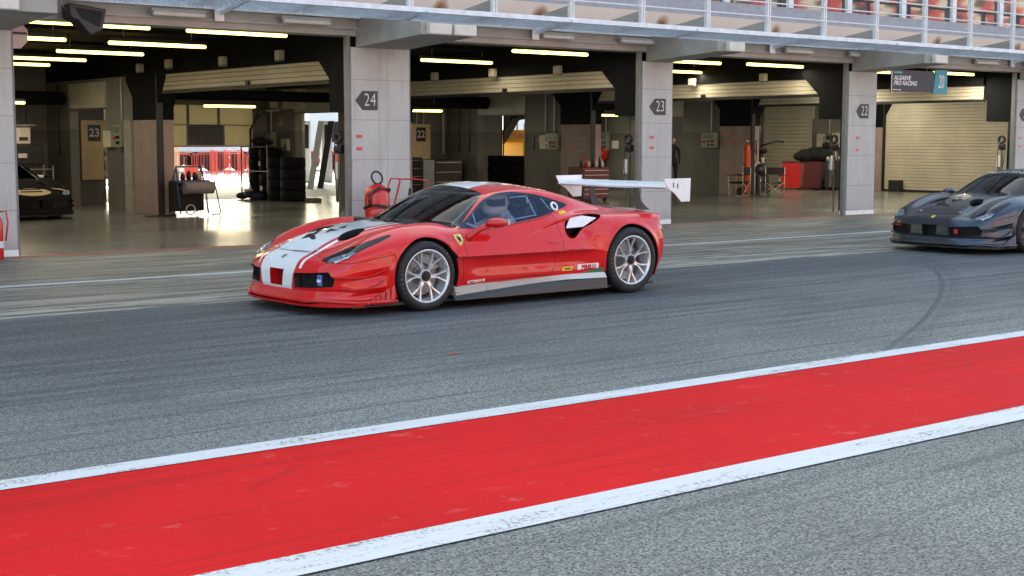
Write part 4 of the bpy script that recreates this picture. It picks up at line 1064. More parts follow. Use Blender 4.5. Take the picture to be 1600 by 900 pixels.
# ---------------------------------------------------------------- lamps
m_tube = Mat('lit_tube', (.9, .8, .5), .5, emis=(1, .70, .13), es=1.9).m
m_tubeoff = plain('unlit_diffuser', (.62, .60, .54), .35, var=.06)
def strip(x0, x1, y, z, label, watt=6.5):
    t = thing('strip_light', label, 'ceiling light', ((x0+x1)/2, y, z), 0, 'lit strip lights in the garages'); h = (x1-x0)/2
    b = MB(); b.box((-h, -.05, .03), (h, .05, .09)); b.build('fitting', m_black, t)
    b = MB(); b.cyl((-h+.02, 0, 0), (h-.02, 0, 0), .030, seg=10); b.ball((-h+.02, 0, 0), .03, 8); b.ball((h-.02, 0, 0), .03, 8); b.build('tube', m_tube, t)
    b = MB(); [b.cyl((xx, 0, .09), (xx, 0, max(.12, 3.58-z)), .006, seg=6) for xx in (-h*.7, h*.7)]; b.build('hanger', m_steel, t)
    l = bpy.data.lights.new('tube_glow', 'AREA'); l.shape = 'RECTANGLE'; l.size = 2*h; l.size_y = .06; l.energy = watt*h; l.color = (1, .88, .66)
    lo = bpy.data.objects.new('tube_glow', l); COL.objects.link(lo); lo.parent = t; lo.location = (0, 0, -.045)
    return t
SL = [(7.75, 8.72, 22.0, 3.43, 'short lit strip light nearest the top left corner, left of the hanging speaker'),
      (8.80, 9.80, 22.1, 3.43, 'short lit strip light just right of the hanging speaker'),
      (10.5, 12.4, 22.2, 3.43, 'long lit strip light above the raised shutter, front row right end'),
      (8.2, 9.75, 25.7, 3.45, 'lit strip light cut by the left pillar, second row from the front'),
      (10.65, 12.65, 25.9, 3.45, 'long lit strip light in the second row, below and left of the longest one'),
      (10.8, 12.7, 29.0, 3.45, 'lit strip light in the third row above the 23 doorway'),
      (10.3, 12.6, 32.0, 3.45, 'lit strip light in the fourth row, left bay'),
      (11.4, 12.7, 34.6, 3.45, 'short lit strip light in the rearmost ceiling row, left bay'),
      (9.6, 11.15, 32.0, 2.45, 'low lit strip light beside the left pillar, above the white box'),
      (15.55, 16.95, 32.0, 2.45, 'low lit strip light in front of the cream rear door'),
      (18.5, 20.55, 26.9, 3.45, 'lit strip light just right of the wide pillar'),
      (18.1, 20.15, 23.0, 3.45, 'lit strip light high in the middle bay above the shutter'),
      (20.9, 22.7, 32.0, 2.42, 'low lit strip light above the 22 board in the middle bay'),
      (19.9, 21.0, 34.2, 2.46, 'lit strip light glimpsed at the top of the bright narrow doorway'),
      (15.6, 18.3, 29.0, 3.45, 'strip light lit behind the wide pillar, top hidden'),
      (27.6, 28.5, 32.3, 2.35, 'small lit strip light over the grey wall behind the rear wing'),
      (29.1, 30.2, 33.0, 2.40, 'faint lit strip light beside the grey wall top behind the rear wing'),
      (23.3, 24.9, 23.6, 3.45, 'lit strip light right of the 23 pillar top'),
      (25.6, 27.65, 23.4, 3.45, 'long lit strip light above the folding chairs bay'),
      (25.9, 27.85, 27.1, 3.45, 'short lit strip light below another, right of the 23 pillar'),
      (30.3, 31.7, 23.8, 3.45, 'lit strip light just left of the hanging team sign'),
      (32.6, 34.5, 23.1, 3.45, 'lit strip light just right of the hanging team sign'),
      (33.0, 35.0, 27.5, 3.45, 'strip light above the lowered shutter bay, mostly hidden')]
for (x0, x1, y, z, lab) in SL:
    k = 1 if z < 3 else (.918 if y < 22.5 else .9)       # hung a little below the ceiling
    strip(x0*k, x1*k, y*k, z if z < 3 else CAMH+(3.45-CAMH)*k, lab, 24 if x0 > 31 else (9 if x0 > 25 else 6.5))
for a in ((32.6, 34.6, 30.6, 'added unseen strip light in the closed-shutter bay, rear one'), (33.6, 35.6, 24.6, 'added unseen strip light in the closed-shutter bay, front one'), (34.8, 36.8, 27.6, 'added unseen strip light nearest the lowered beige shutter')): strip(a[0], a[1], a[2], 3.38, a[3], 17)  # unseen lamps added to brighten the lowered shutter and its bay
BL = [(8.70, 9.57, 'left of the first strut from the left'), (10.84, 11.72, 'between the first and second struts'), (16.05, 16.80, 'right of the strut over the rear wing'), (17.94, 18.84, 'left of the 23 pillar'), (22.55, 23.42, 'over the folding chairs bay'), (24.62, 25.55, 'above the 22 pillar'), (29.27, 30.18, 'above the grey car')]
for x0, x1, w_ in BL:
    t = thing('bulkhead_light', 'unlit white strip lamp on the facade beam, '+w_, 'lamp', ((x0+x1)/2, 19.56, 3.475), 0, 'unlit strip lamps on the facade'); h = (x1-x0)/2
    b = MB(); b.box((-h, -.02, .015), (h, .05, .06), bev=.008); b.build('base', m_fascia, t)
    b = MB(); b.box((-h+.02, -.05, -.05), (h-.02, .05, .014), bev=.02); b.build('diffuser', m_tubeoff, t)
for x, w_ in ((12.58, 'left one of the pair on the wide pillar beam'), (13.05, 'right one of the pair on the wide pillar beam'), (19.15, 'on the 23 pillar beam'), (25.35, 'on the 22 pillar beam'), (5.95, 'on the leftmost pillar beam, at the top left corner')):
    b = MB(); b.box((x-.21, 17.74, 3.225), (x+.21, 17.855, 3.395), bev=.02); b.box((x-.19, 17.73, 3.25), (x-.17, 17.741, 3.27)); o = b.build('junction_box', m_tubeoff); tag(o, 'white box lamp '+w_, 'lamp', 'white box lamps on the beam ends')
# ceiling sockets
SOCK = ((12.62, 25.1, 3.16), (12.62, 22.85, 3.17), (12.62, 27.55, 3.21), (12.62, 29.0, 3.18), (18.82, 26.8, 3.10), (18.82, 24.6, 3.10), (18.82, 22.4, 3.08), (24.97, 24.6, 3.06), (24.97, 22.3, 3.10))
for i, (x, y, z) in enumerate(SOCK):
    lb = ['third from left above the left shutter', 'rightmost above the left shutter', 'second from left above the left shutter', 'leftmost above the left shutter', 'leftmost above the middle shutter', 'second above the middle shutter', 'rightmost above the middle shutter', 'left one above the right shutter', 'right one above the right shutter'][i]
    t = thing('ceiling_socket', 'small beige socket box under the black ceiling, '+lb, 'socket box', (x, y, z), R(-90), 'socket boxes under the ceiling')
    b = MB(); b.box((-.085, -.07, -.10), (.085, .05, .07), bev=.015); b.build('housing', m_shut, t)
    b = MB(); b.box((-.11, -.05, -.125), (.11, .03, -.103)); b.build('bracket', m_frame, t)
# ---------------------------------------------------------------- people
def person(name, label, joints, rad, mat, skin, loc, rz=0, head=None, helmet=None):
    """joints: dict name -> (pos, parent)"""
    names = list(joints); me = bpy.data.meshes.new(name)
    me.from_pydata([joints[n][0] for n in names], [(names.index(joints[n][1]), i) for i, n in enumerate(names) if joints[n][1]], [])
    o = bpy.data.objects.new(name, me); COL.objects.link(o)
    sk = o.modifiers.new('s', 'SKIN'); me.skin_vertices[0].data
    for i, n in enumerate(names): me.skin_vertices[0].data[i].radius = rad[n] if isinstance(rad[n], tuple) else (rad[n], rad[n])
    me.skin_vertices[0].data[0].use_root = True
    ss = o.modifiers.new('ss', 'SUBSURF'); ss.levels = 2; ss.render_levels = 2
    dg = bpy.context.evaluated_depsgraph_get(); m2 = bpy.data.meshes.new_from_object(o.evaluated_get(dg))
    bpy.data.objects.remove(o); m2.materials.clear(); m2.materials.append(mat); m2.materials.append(skin)
    for p in m2.polygons: p.use_smooth = True
    if head:
        for p in m2.polygons:
            if p.center.z > head: p.material_index = 1
    o = bpy.data.objects.new(name, m2); COL.objects.link(o); o.location = loc; o.rotation_euler = (0, 0, rz)
    return tag(o, label, 'person')
m_skin = plain('skin', (.48, .28, .20), .5, var=.05)
m_suit = plain('driver_suit', (.50, .50, .52), .8)
# driver: faces -x (car's nose); local frame of the car
def fingers(J, Rr, hand, side, fx, base):
    for k in range(4):
        a = Vector(base) + Vector((fx[0]*.03, (k-1.5)*.018, fx[1]*.03)); J['%s_f%d' % (side, k)] = (tuple(a), hand); Rr['%s_f%d' % (side, k)] = .009
        q = a + Vector((fx[0]*.035, 0, fx[1]*.035 - .012)); J['%s_g%d' % (side, k)] = (tuple(q), '%s_f%d' % (side, k)); Rr['%s_g%d' % (side, k)] = .008
    a = Vector(base) + Vector((0, .03*(1 if side == 'l' else -1), .02)); J[side+'_t'] = (tuple(a), hand); Rr[side+'_t'] = .010
J = {'pelvis': ((1.36, 0, .42), None), 'waist': ((1.40, 0, .55), 'pelvis'), 'chest': ((1.44, 0, .68), 'waist'), 'upper': ((1.44, 0, .79), 'chest'), 'neck': ((1.42, 0, .87), 'upper'), 'skull': ((1.36, 0, .97), 'neck')}
Rr = {'pelvis': (.16, .13), 'waist': (.14, .11), 'chest': (.145, .11), 'upper': (.10, .085), 'neck': .065, 'skull': .085}
for sd, d in (('l', -1), ('r', 1)):
    J[sd+'_cl'] = ((1.43, d*.10, .80), 'upper'); Rr[sd+'_cl'] = .075; J[sd+'_sh'] = ((1.41, d*.185, .785), sd+'_cl'); J[sd+'_el'] = ((1.16, d*.24, .66), sd+'_sh'); J[sd+'_wr'] = ((.95, d*.14, .74), sd+'_el'); J[sd+'_pa'] = ((.90, d*.135, .765), sd+'_wr')
    Rr[sd+'_sh'] = .065; Rr[sd+'_el'] = .045; Rr[sd+'_wr'] = .03; Rr[sd+'_pa'] = .035
    fingers(J, Rr, sd+'_pa', sd, (-1, .3), J[sd+'_pa'][0])
    J[sd+'_hip'] = ((1.28, d*.10, .40), 'pelvis'); J[sd+'_kn'] = ((.86, d*.13, .50), sd+'_hip'); J[sd+'_an'] = ((.45, d*.11, .30), sd+'_kn'); J[sd+'_to'] = ((.36, d*.11, .38), sd+'_an')
    Rr[sd+'_hip'] = .085; Rr[sd+'_kn'] = .06; Rr[sd+'_an'] = .04; Rr[sd+'_to'] = .035
CARX, CARY = 7.60, 11.92
drv = person('person', 'driver in a pale helmet seated at the wheel of the red race car', J, Rr, m_suit, m_skin, (CARX-.06, CARY-.36, 0), 0, head=.90)
b = MB(); b.ball((1.335, 0, .985), .135, 24, (1.08, .95, 1.02)); b.ball((1.29, 0, .93), .105, 18, (1.1, .95, .85))
hm = b.build('helmet', plain('helmet_shell', (.82, .78, .74), .35, var=.05, coat=.5), drv)
b = MB(); b.prism([(1.185, -.085, 1.02), (1.185, .085, 1.02), (1.20, .09, .955), (1.20, -.09, .955)], (.03, 0, 0)); b.prism([(1.20, -.128, 1.015), (1.36, -.134, 1.03), (1.36, -.134, .95), (1.20, -.128, .95)], (0, .02, 0)); b.build('visor', m_black, hm)
b = MB(); b.tube([(1.44, -.14, .99), (1.52, -.13, .93), (1.54, 0, .92), (1.52, .13, .93), (1.44, .14, .99)], .03, 8); b.build('neck_restraint', m_carbon, hm)
# bystander standing behind the passage
J = {'pelvis': ((0, 0, .90), None), 'waist': ((0, 0, 1.05), 'pelvis'), 'chest': ((.01, 0, 1.22), 'waist'), 'upper': ((.015, 0, 1.36), 'chest'), 'neck': ((.02, 0, 1.47), 'upper'), 'skull': ((-.01, 0, 1.57), 'neck')}
Rr = {'pelvis': (.16, .12), 'waist': (.14, .11), 'chest': (.15, .10), 'upper': (.10, .085), 'neck': .055, 'skull': .088}
for sd, d in (('l', -1), ('r', 1)):
    J[sd+'_cl'] = ((.01, d*.10, 1.385), 'upper'); Rr[sd+'_cl'] = .07; J[sd+'_sh'] = ((.01, d*.185, 1.36), sd+'_cl'); J[sd+'_el'] = ((.02, d*.24, 1.12), sd+'_sh'); J[sd+'_wr'] = ((-.12, d*.20, .92), sd+'_el'); J[sd+'_pa'] = ((-.17, d*.19, .88), sd+'_wr')
    Rr[sd+'_sh'] = .06; Rr[sd+'_el'] = .042; Rr[sd+'_wr'] = .03; Rr[sd+'_pa'] = .034
    fingers(J, Rr, sd+'_pa', sd, (-.6, -.8), J[sd+'_pa'][0])
    J[sd+'_hip'] = ((0, d*.10, .86), 'pelvis'); J[sd+'_kn'] = ((-.02, d*.11, .48), sd+'_hip'); J[sd+'_an'] = ((.02, d*.12, .08), sd+'_kn'); J[sd+'_to'] = ((-.14, d*.13, .04), sd+'_an')
    Rr[sd+'_hip'] = .09; Rr[sd+'_kn'] = .062; Rr[sd+'_an'] = .042; Rr[sd+'_to'] = .038
m_navy = plain('dark_clothing', (.022, .024, .032), .85)
by = person('person', 'person in dark clothes and pale cap standing beyond the passage right of the 23 pillar', J, Rr, m_navy, m_skin, (34.12, 34.50, 0), R(60), head=1.50)
b = MB(); b.ball((-.01, 0, 1.62), .098, 18, (1.05, .92, .75)); b.box((-.19, -.07, 1.615), (-.08, .07, 1.63), bev=.006); b.build('cap', m_wht, by)
# ---------------------------------------------------------------- the three cars
red = race_car('race_car', 'red race car with white bonnet stripe and white rear wing on the pit lane', 'red', (CARX, CARY, 0), 0)
red_panel = None
for s_, n, p, mt in (('side', 'sponsor_sticker', [(1.905,.345),(2.165,.352),(2.168,.298),(1.905,.288)], m_white), ('side', 'sponsor_sticker', [(1.715,.325),(1.850,.330),(1.835,.288),(1.700,.286)], m_yel),
                    ('side', 'green_stripe', [(1.93,.256),(2.235,.300),(2.235,.256)], m_green), ('side', 'filler_sticker', [(1.76,.893),(1.845,.903),(1.865,.885),(1.85,.872),(1.765,.866)], m_yel)):
    side_poly(n, p, mt, red)
o = text_mesh('PIRELLI', .062, m_redpl, 'sponsor_lettering', red, at=(2.040, 0, .312), sx=.85, depth=.0008, off=.0035, sp=1.05); on_side(o, .0062)
o = text_mesh('Lamborel', .045, m_black, 'sponsor_lettering', red, at=(1.775, 0, .306), sx=.62, shear=.3, depth=.0008, off=.0006) if False else None
b_ = side_poly('script_mark', [(1.735,.298),(1.745,.311),(1.815,.316),(1.812,.300)], m_black, red)
o = text_mesh('KETTERGROUP', .034, m_white, 'sponsor_lettering', red, at=(.615, 0, .245), sx=.95, depth=.0008, off=.001, sp=1.05) if False else text_mesh('BETTERBOOM', .034, m_white, 'sponsor_lettering', red, at=(.615, 0, .247), v=(0.0, 0, 1), u=(1, 0, .04), sx=1.0, depth=.0008, off=.001, sp=1.1); on_side(o, .004)
# shield badge on the wing
m_sh = plain('badge_yellow', (.78, .62, .18), .35, var=.04)
o = side_poly('wing_badge', [(.345,.716),(.435,.718),(.437,.665),(.405,.618),(.388,.610),(.362,.640),(.345,.675)], m_sh, red)
o2 = poly_obj('badge_emblem', [(.372,0,.700),(.385,0,.708),(.395,0,.692),(.412,0,.688),(.405,0,.670),(.412,0,.645),(.398,0,.655),(.385,0,.635),(.382,0,.660),(.368,0,.672)], m_black, red, lambda q: on_side(q, .006), 1)
# round vent, sliding pane, tow strap
def win_pt(s, z, l=.008):
    a0, b0 = .3, 1.05
    for _ in range(18):
        m_ = (a0+b0)/2
        if F(np.array(s), np.array(m_), np.array(z)) < 0: a0 = m_
        else: b0 = m_
    return (s, -(a0+l), z)
b = MB(); b.tube([win_pt(1.735+.036*math.cos(t), .945+.036*math.sin(t)) for t in [k*math.pi/8 for k in range(16)]], .012, 8, closed=True); b.build('window_vent_ring', m_white, red)
b = MB(); b.tube([win_pt(1.735+.012*math.cos(t), .945+.012*math.sin(t)) for t in [k*math.pi/4 for k in range(8)]], .014, 6, closed=True); b.build('vent_nozzle', m_black, red)
b = MB()
for q in ([(1.20,1.045),(1.42,1.055)], [(1.42,1.055),(1.445,.855)], [(1.16,.835),(1.46,.868)], [(1.60,1.03),(1.665,.905)], [(.66,.80),(.70,.905)]):
    (s0, z0), (s1, z1) = q; b.tube([win_pt(s0+(s1-s0)*t, z0+(z1-z0)*t, .002) for t in (0, .25, .5, .75, 1)], .005, 6)
b.build('sliding_pane_frame', m_net, red)
b = MB(); b.box((-1.04, -.735, .285), (-1.02, -.675, .385), bev=.004); b.build('tow_strap', plain('blue_strap', (.08, .16, .5), .7), red)
b = MB(); b.box((-1.045, -.735, .32), (-1.039, -.675, .345)); b.build('strap_label', m_white, red)
b = MB(); b.cyl((.29, -.93, .71), (.29, -.945, .71), .03, seg=16); o = None; b.bm.free()
o = side_poly('number_sticker', [(.24,.695),(.30,.70),(.30,.665),(.25,.66)], m_redpl, red)
o = side_poly('door_handle', [(1.49,.612),(1.63,.617),(1.64,.592),(1.50,.588)], m_redpl, red); 
for v in o.data.vertices: v.co.y -= .004
# black and yellow warning mark at the windscreen foot
top_poly('cowl_marker', [(.175, .50), (.20, .62), (.23, .62), (.20, .50)], m_white, red)
grey = race_car('race_car', 'dark grey race car with a team name across the windscreen at the right edge', 'grey', (18.60, 12.34, 0), R(-2))
o = text_mesh('TEAM ZENITH', .105, m_wht, 'windscreen_lettering', grey, at=(.86, 0, 0), u=(0, -1, 0), v=(1, 0, 0), sx=1.15, shear=.25, depth=.0005, off=.004)
def drape_ws(o, l):
    for v in o.data.vertices:
        s, y = v.co.x + .06*v.co.y**2*1.2, abs(v.co.y); a, b2 = .6, 1.3
        for _ in range(18):
            m_ = (a+b2)/2
            if F(np.array(s), np.array(y), np.array(m_)) < 0: a = m_
            else: b2 = m_
        v.co.x = s; v.co.z = a + l
drape_ws(o, .007)
o = top_poly('sun_strip', [(.77, -.58), (.74, -.3), (.73, 0), (.74, .3), (.77, .58), (.93, .52), (.915, .3), (.91, 0), (.915, -.3), (.93, -.52)], m_matblack, grey)
o = top_poly('red_corner_sticker', [(.68, -.64), (.72, -.60), (.80, -.555), (.78, -.60)], m_redpl, grey)
o = text_mesh('LPG', .11, m_wht, 'bonnet_lettering', grey, at=(-.36, .0, 0), u=(0, -1, 0), v=(1, 0, 0), depth=.0005, off=.005); on_top(o, .007)
o = None
b = MB(); b.box((-1.10, -.49, .29), (-1.08, -.43, .36), bev=.01); b.build('tow_strap', m_redpl, grey)
b = MB(); b.box((-1.05, .54, .37), (-1.03, .66, .385), bev=.003); b.build('red_hook', m_redpl, grey)
blk = race_car('race_car', 'black race car with a cream oval on its nose parked inside the left garage', 'black', (9.92, 29.25, 0), R(93), detail=False)
for yy in (-.62, .62):
    pts = []
    o = poly_obj('headlight_trim', [(-.82, yy-.10, 0), (-.76, yy, 0), (-.68, yy+.13*(1 if yy > 0 else 1), 0), (-.66, yy+.12, 0), (-.74, yy-.02, 0), (-.80, yy-.11, 0)], m_cream, blk, lambda q: on_top(q, .01), 1)
# ---------------------------------------------------------------- facade fittings
t = thing('hanging_sign', 'dark hanging team sign with white lettering and teal number end', 'sign', (26.2, 19.62, 2.72))
b = MB(); b.box((0, 0, 0), (1.56, .03, .48)); b.build('sign_board', plain('sign_navy', (.035, .038, .055), .5), t)
b = MB(); b.prism([(1.53, -.004, -.03), (1.62, -.004, .52), (2.06, -.004, .52), (2.06, -.004, -.03)], (0, .036, 0)); b.build('number_end', plain('sign_teal', (.05, .30, .36), .5), t)
text_mesh('ALGARVE', .135, m_wht, 'lettering', t, at=(.06, -.004, .30), sx=1.05, shear=.25, off=.005, align='LEFT'); text_mesh('PRO RACING', .135, m_wht, 'lettering', t, at=(.06, -.004, .185), sx=1.05, shear=.25, off=.005, align='LEFT')
text_mesh('20', .42, m_wht, 'lettering', t, at=(1.82, -.008, .24), sx=.50, shear=.2, off=.006)
b = MB(); b.box((.06, -.004, .405), (.36, -.001, .445)); b.build('teal_bar', plain('teal_bar', (.12, .42, .52), .5), t)
b = MB(); b.box((.04, -.004, .03), (.19, -.001, .048)); b.box((.22, -.004, .03), (.33, -.001, .048)); b.build('small_print', m_wht, t)
b = MB(); b.box((-.03, -.01, -.03), (-.005, .03, .50)); [b.cyl((x, .015, .48), (x, .015, .80), .008, seg=6) for x in (.2, 1.3)]; b.build('hanger_frame', m_steel, t)
# speaker under the facade
t = thing('loudspeaker', 'black loudspeaker hanging under the facade at top left', 'speaker', (7.62, 19.35, 3.28))
b = MB(); b.prism([(-.28, -.16, .22), (.26, -.16, .16), (.20, -.16, -.13), (.02, -.16, -.22), (-.16, -.16, -.02), (-.26, -.16, .02)], (0, .32, 0)); o = b.build('cabinet', m_black, t); md = o.modifiers.new('b', 'BEVEL'); md.width = .02; md.segments = 2
b = MB(); b.prism([(-.20, -.165, .16), (.20, -.165, .12), (.15, -.165, -.10), (-.12, -.165, .02)], (0, .004, 0)); b.build('grille_cloth', m_matblack, t)
b = MB(); b.box((-.05, .16, -.02), (.05, .34, .03)); b.tube([(-.24, 0, .1), (-.33, 0, .22), (-.30, .05, .33)], .008, 6); b.build('bracket', m_steel, t)
# pale octagonal hanging plate inside the left bay
t = thing('octagonal_plate', 'pale pink octagonal plate beside the top of the left pillar', 'plate', (6.86, 19.98, 3.08))
oct_ = [(.19*math.cos(R(22.5+45*k)), 0, .20*math.sin(R(22.5+45*k))) for k in range(8)]
b = MB(); b.prism(oct_, (0, .03, 0)); b.build('plate', plain('pale_pink', (.62, .47, .42), .5), t)
b = MB(); b.box((-.16, -.006, .01), (.16, -.001, .045)); b.build('dark_band', m_black, t)
# chain hoists on the inner door frames
def hoist(x, lab):
    t = thing('chain_hoist', lab, 'door hoist', (x, 20.06, 1.6), 0, 'chain hoists beside the garage doors')
    b = MB(); b.lathe([(.06, -.03), (.10, -.03), (.11, 0), (.10, .03), (.06, .03)], 'X', (-.09, 0, .05), 20, closed=True); b.build('chain_wheel', m_black, t)
    b = MB(); b.box((-.12, -.07, -.20), (-.0, .07, -.06), bev=.02); b.cyl((-.16, -.02, -.13), (-.05, -.02, -.13), .05, seg=14); b.build('gear_case', m_black, t)
    b = MB(); b.tube([(-.10, .09, .05), (-.10, .10, -.5), (-.10, .02, -1.0), (-.10, -.08, -.5), (-.10, -.09, .05)], .008, 6); b.build('chain', m_black, t)
    b = MB(); b.box((-.075, -.02, -1.55), (-.05, .02, -.20)); b.box((-.07, .05, -1.0), (-.05, .12, -.35)); b.build('guide_rail', m_steel, t)
    b = MB(); b.box((-.085, .03, -.62), (-.078, .13, -.34)); b.build('notice', m_wht, t)
hoist(12.22, 'black chain hoist on the door frame left of the wide pillar'); hoist(18.72, 'black chain hoist on the door frame left of the 23 pillar')
hoist(24.88, 'black chain hoist on the door frame left of the 22 pillar'); hoist(31.34, 'black chain hoist on the door frame right of the closed shutter')
# extinguishers
def bottle(b, r, h, z0=0): b.lathe([(.001, z0), (r*.9, z0+.005), (r, z0+.02), (r, z0+h*.82), (r*.85, z0+h*.92), (r*.35, z0+h), (.001, z0+h)], 'Z', seg=24)
t = thing('fire_extinguisher', 'red fire extinguisher with white label at the left edge', 'extinguisher', (6.28, 19.30, 0))
b = MB(); bottle(b, .085, .60); b.build('cylinder', m_redpl, t)
b = MB(); b.cyl((0, 0, .60), (0, 0, .65), .025); b.box((-.02, -.12, .65), (.02, .03, .67)); b.box((-.02, -.10, .70), (.02, .03, .715)); b.tube([(.03, 0, .64), (.13, -.02, .66), (.15, -.02, .5), (.11, -.03, .25)], .012, 8); b.build('valve_and_hose', m_redpl, t)
b = MB(); b.lathe([(.0865, .16), (.0865, .25)], 'Z', seg=24); b.build('label', m_wht, t)
t = thing('extinguisher_trolley', 'large red wheeled extinguisher with black hose against the wide pillar', 'extinguisher', (12.30, 19.15, 0))
b = MB(); bottle(b, .20, .88, .04); b.build('cylinder', m_redpl, t)
b = MB(); b.tube([(.22*math.cos(a), .22*math.sin(a)-.02, .56+.03*math.sin(a*2)) for a in [k*math.pi/8 for k in range(16)]], .022, 8, closed=True); b.tube([(-.2, -.1, .56), (-.24, -.12, .75), (-.1, -.2, .86), (.12, -.18, .84), (.2, -.05, .80)], .024, 8); b.build('hose', m_black, t)
b = MB(); b.tube([(.10*math.cos(a), .03*math.sin(a), 1.02+.10*math.sin(a)) for a in [k*math.pi/8 for k in range(16)]], .016, 8, closed=True); b.build('hose_loop', m_black, t)
b = MB(); b.tube([(.12, .1, .1), (.20, .05, .75), (.26, .0, 1.0), (.42, .0, 1.0), (.44, 0, .95), (.34, .05, .5), (.28, .1, .1)], .016, 8); b.tube([(.42, 0, .99), (.7, 0, .99), (.98, 0, .96), (1.04, 0, .80)], .012, 8); b.build('carrying_frame', m_redpl, t)
b = MB(); b.lathe([(.02, -.03), (.13, -.03), (.13, .03), (.02, .03)], 'X', (-.22, .05, .13), 20, closed=True); b.build('wheel', m_rubber, t)
b = MB(); b.lathe([(.203, .10), (.203, .36)], 'Z', seg=24); b.build('label', m_wht, t)
t = thing('fire_extinguisher', 'small red extinguisher with curved black hose on the right of the trolley', 'extinguisher', (13.0, 19.25, 0))
b = MB(); bottle(b, .09, .62, .06); b.build('cylinder', m_redpl, t)
b = MB(); b.cyl((0, 0, .66), (0, 0, .72), .02); b.prism([(-.03, -.01, .70), (-.01, -.01, .84), (.03, -.01, .82), (.02, -.01, .70)], (0, .02, 0)); b.tube([(.02, 0, .70), (.08, 0, .76), (.15, 0, .76), (.17, 0, .70)], .012, 8); b.build('valve_and_hose', m_black, t)
# ---------------------------------------------------------------- inside the garages
m_rubdk = plain('garage_tyre_rubber', (.007, .007, .008), .8, spec=.15)
def stack(x, y, n, lab, r=.335, w_=.29, grp='tyre stacks in the garages'):
    t = thing('tyre_stack', lab, 'tyre stack', (x, y, 0), 0, grp)
    for k in range(n):
        b = MB(); b.lathe([(.20, 0), (.24, -.0), (r-.03, .0), (r, .03), (r, w_-.03), (r-.03, w_), (.24, w_), (.20, w_)], 'Z', (random.uniform(-.015, .015), random.uniform(-.015, .015), k*w_+.0), 28, closed=True); b.build('tyre', m_rubdk, t)
    return t
m_lab = plain('paper_label', (.55, .53, .48), .7)
def rack(x, y, w_, d, h, shelves, lab, fill=True, rz=0, cat='rack'):
    rm_ = m_black if 'black rack' in lab else m_steel
    t = thing('shelf_rack', lab, cat, (x, y, 0), rz)
    b = MB()
    for sx in (-1, 1):
        for sy in (-1, 1): b.box((sx*w_/2-.015, sy*d/2-.015, 0), (sx*w_/2+.015, sy*d/2+.015, h))
    b.build('upright', rm_, t)
    for i in range(shelves):
        z = .10 + (h-.2)*i/(shelves-1)
        b = MB(); b.box((-w_/2, -d/2, z), (w_/2, d/2, z+.02)); b.build('shelf', rm_, t)
    return t
# tyres in trolley rack against the wall left of the bright doorway
rack(18.62, 34.75, .55, 1.5, 1.52, 3, 'black rack of race tyres behind the wide pillar bay, left of the tall tyre stacks')
for j, (yy, zz) in enumerate(((34.40, .13), (35.0, .13), (34.40, .80), (35.0, .80))):
    t = thing('tyre_pile', ['lower front', 'lower rear', 'upper front', 'upper rear'][j]+' pile of black tyres in the rack by the doorway', 'tyres', (18.62, yy-.0, zz), 0, 'tyre piles in the rack')
    for k in range(2):
        b = MB(); b.lathe([(.18, 0), (.25, 0), (.28, .03), (.28, .26), (.25, .29), (.18, .29)], 'Z', (0, 0, k*.295), 24, closed=True); b.build('tyre', m_rubdk, t)
    b = MB(); b.box((-.285, -.10+.05*j, .12), (-.281, .03+.03*j, .24)); b.build('paper_label', m_lab, t)
b = MB(); b.ball((18.6, 34.6, 1.56), .22, 14, (1, 1.4, .35)); b.ball((18.6, 34.95, 1.60), .2, 12, (1, 1, .5)); tag(b.build('folded_cover', m_black), 'dark crumpled cover lying on top of the tyre rack', 'cover')
for i, (yy, n) in enumerate(((33.72, 4), (33.02, 4))):
    stack(18.58, yy, n, ['tall black tyre stack right of the steel tyre rack', 'tall black tyre stack nearest the bright doorway'][i])
b = MB()
for q in range(5): b.ball((18.05+.12*(q % 3), 34.9-.16*q, .10+.05*(q % 2)), .14, 10, (1.3, 1, .7))
tag(b.build('kit_bag', plain('navy_bag', (.02, .03, .07), .8)), 'low navy bag on the floor left of the tyre rack', 'bag')
b = MB(); b.ball((18.15, 34.75, .25), .11, 10, (1.3, 1, .4)); tag(b.build('towel', m_wht), 'white towel on top of the navy bag', 'towel')
b = MB(); b.box((18.62, 32.1, 0), (18.9, 32.5, .10), bev=.01); tag(b.build('timber_block', plain('timber', (.16, .12, .08), .8)), 'flat brown block on the floor at the foot of the tall tyre stack', 'block')
# wall fittings
def wallbox(name, k, y0, y1, z0, z1, mat, lab, cat, dep=.16, knobs=None, cond=True, grp=None):
    x = PX[k]+.05; t = thing(name, lab, cat, (x, (y0+y1)/2, (z0+z1)/2), 0, grp); w_, h = abs(y1-y0)/2, (z1-z0)/2
    b = MB(); b.box((-dep, -w_, -h), (0, w_, h), bev=.012); b.build('case', mat, t)
    if knobs:
        b = MB(); b.box((-dep-.004, -w_*.75, h*.25), (-dep, w_*.75, h*.8)); b.build('display', plain('green_panel', (.10, .20, .15), .4), t)
        b = MB()
        for q in (-.1, .45):
            for r_ in (-.15, -.62): b.box((-dep-.03, -w_*(q+.15)-w_*.1, h*r_-h*.12), (-dep, -w_*(q+.15)+w_*.1, h*r_+h*.15))
        b.build('socket', m_black, t)
        b = MB(); [b.box((-dep-.025, w_*q-.025, -h*.35), (-dep, w_*q+.025, -h*.1)) for q in (.45, .75)]; b.build('red_socket', m_redpl, t)
    if cond:
        b = MB(); b.cyl((-.03, 0, h), (-.03, 0, 3.0-(z0+z1)/2), .022, seg=10); b.build('conduit', m_tubeoff, t)
    return t
m_box = plain('grey_green_box', (.30, .31, .25), .5)
wallbox('distribution_board', 1, 30.22, 30.62, 1.46, 1.96, m_box, 'socket board on the wall right of the 23 doorway', 'socket board', knobs=1, grp='socket boards on the garage walls')
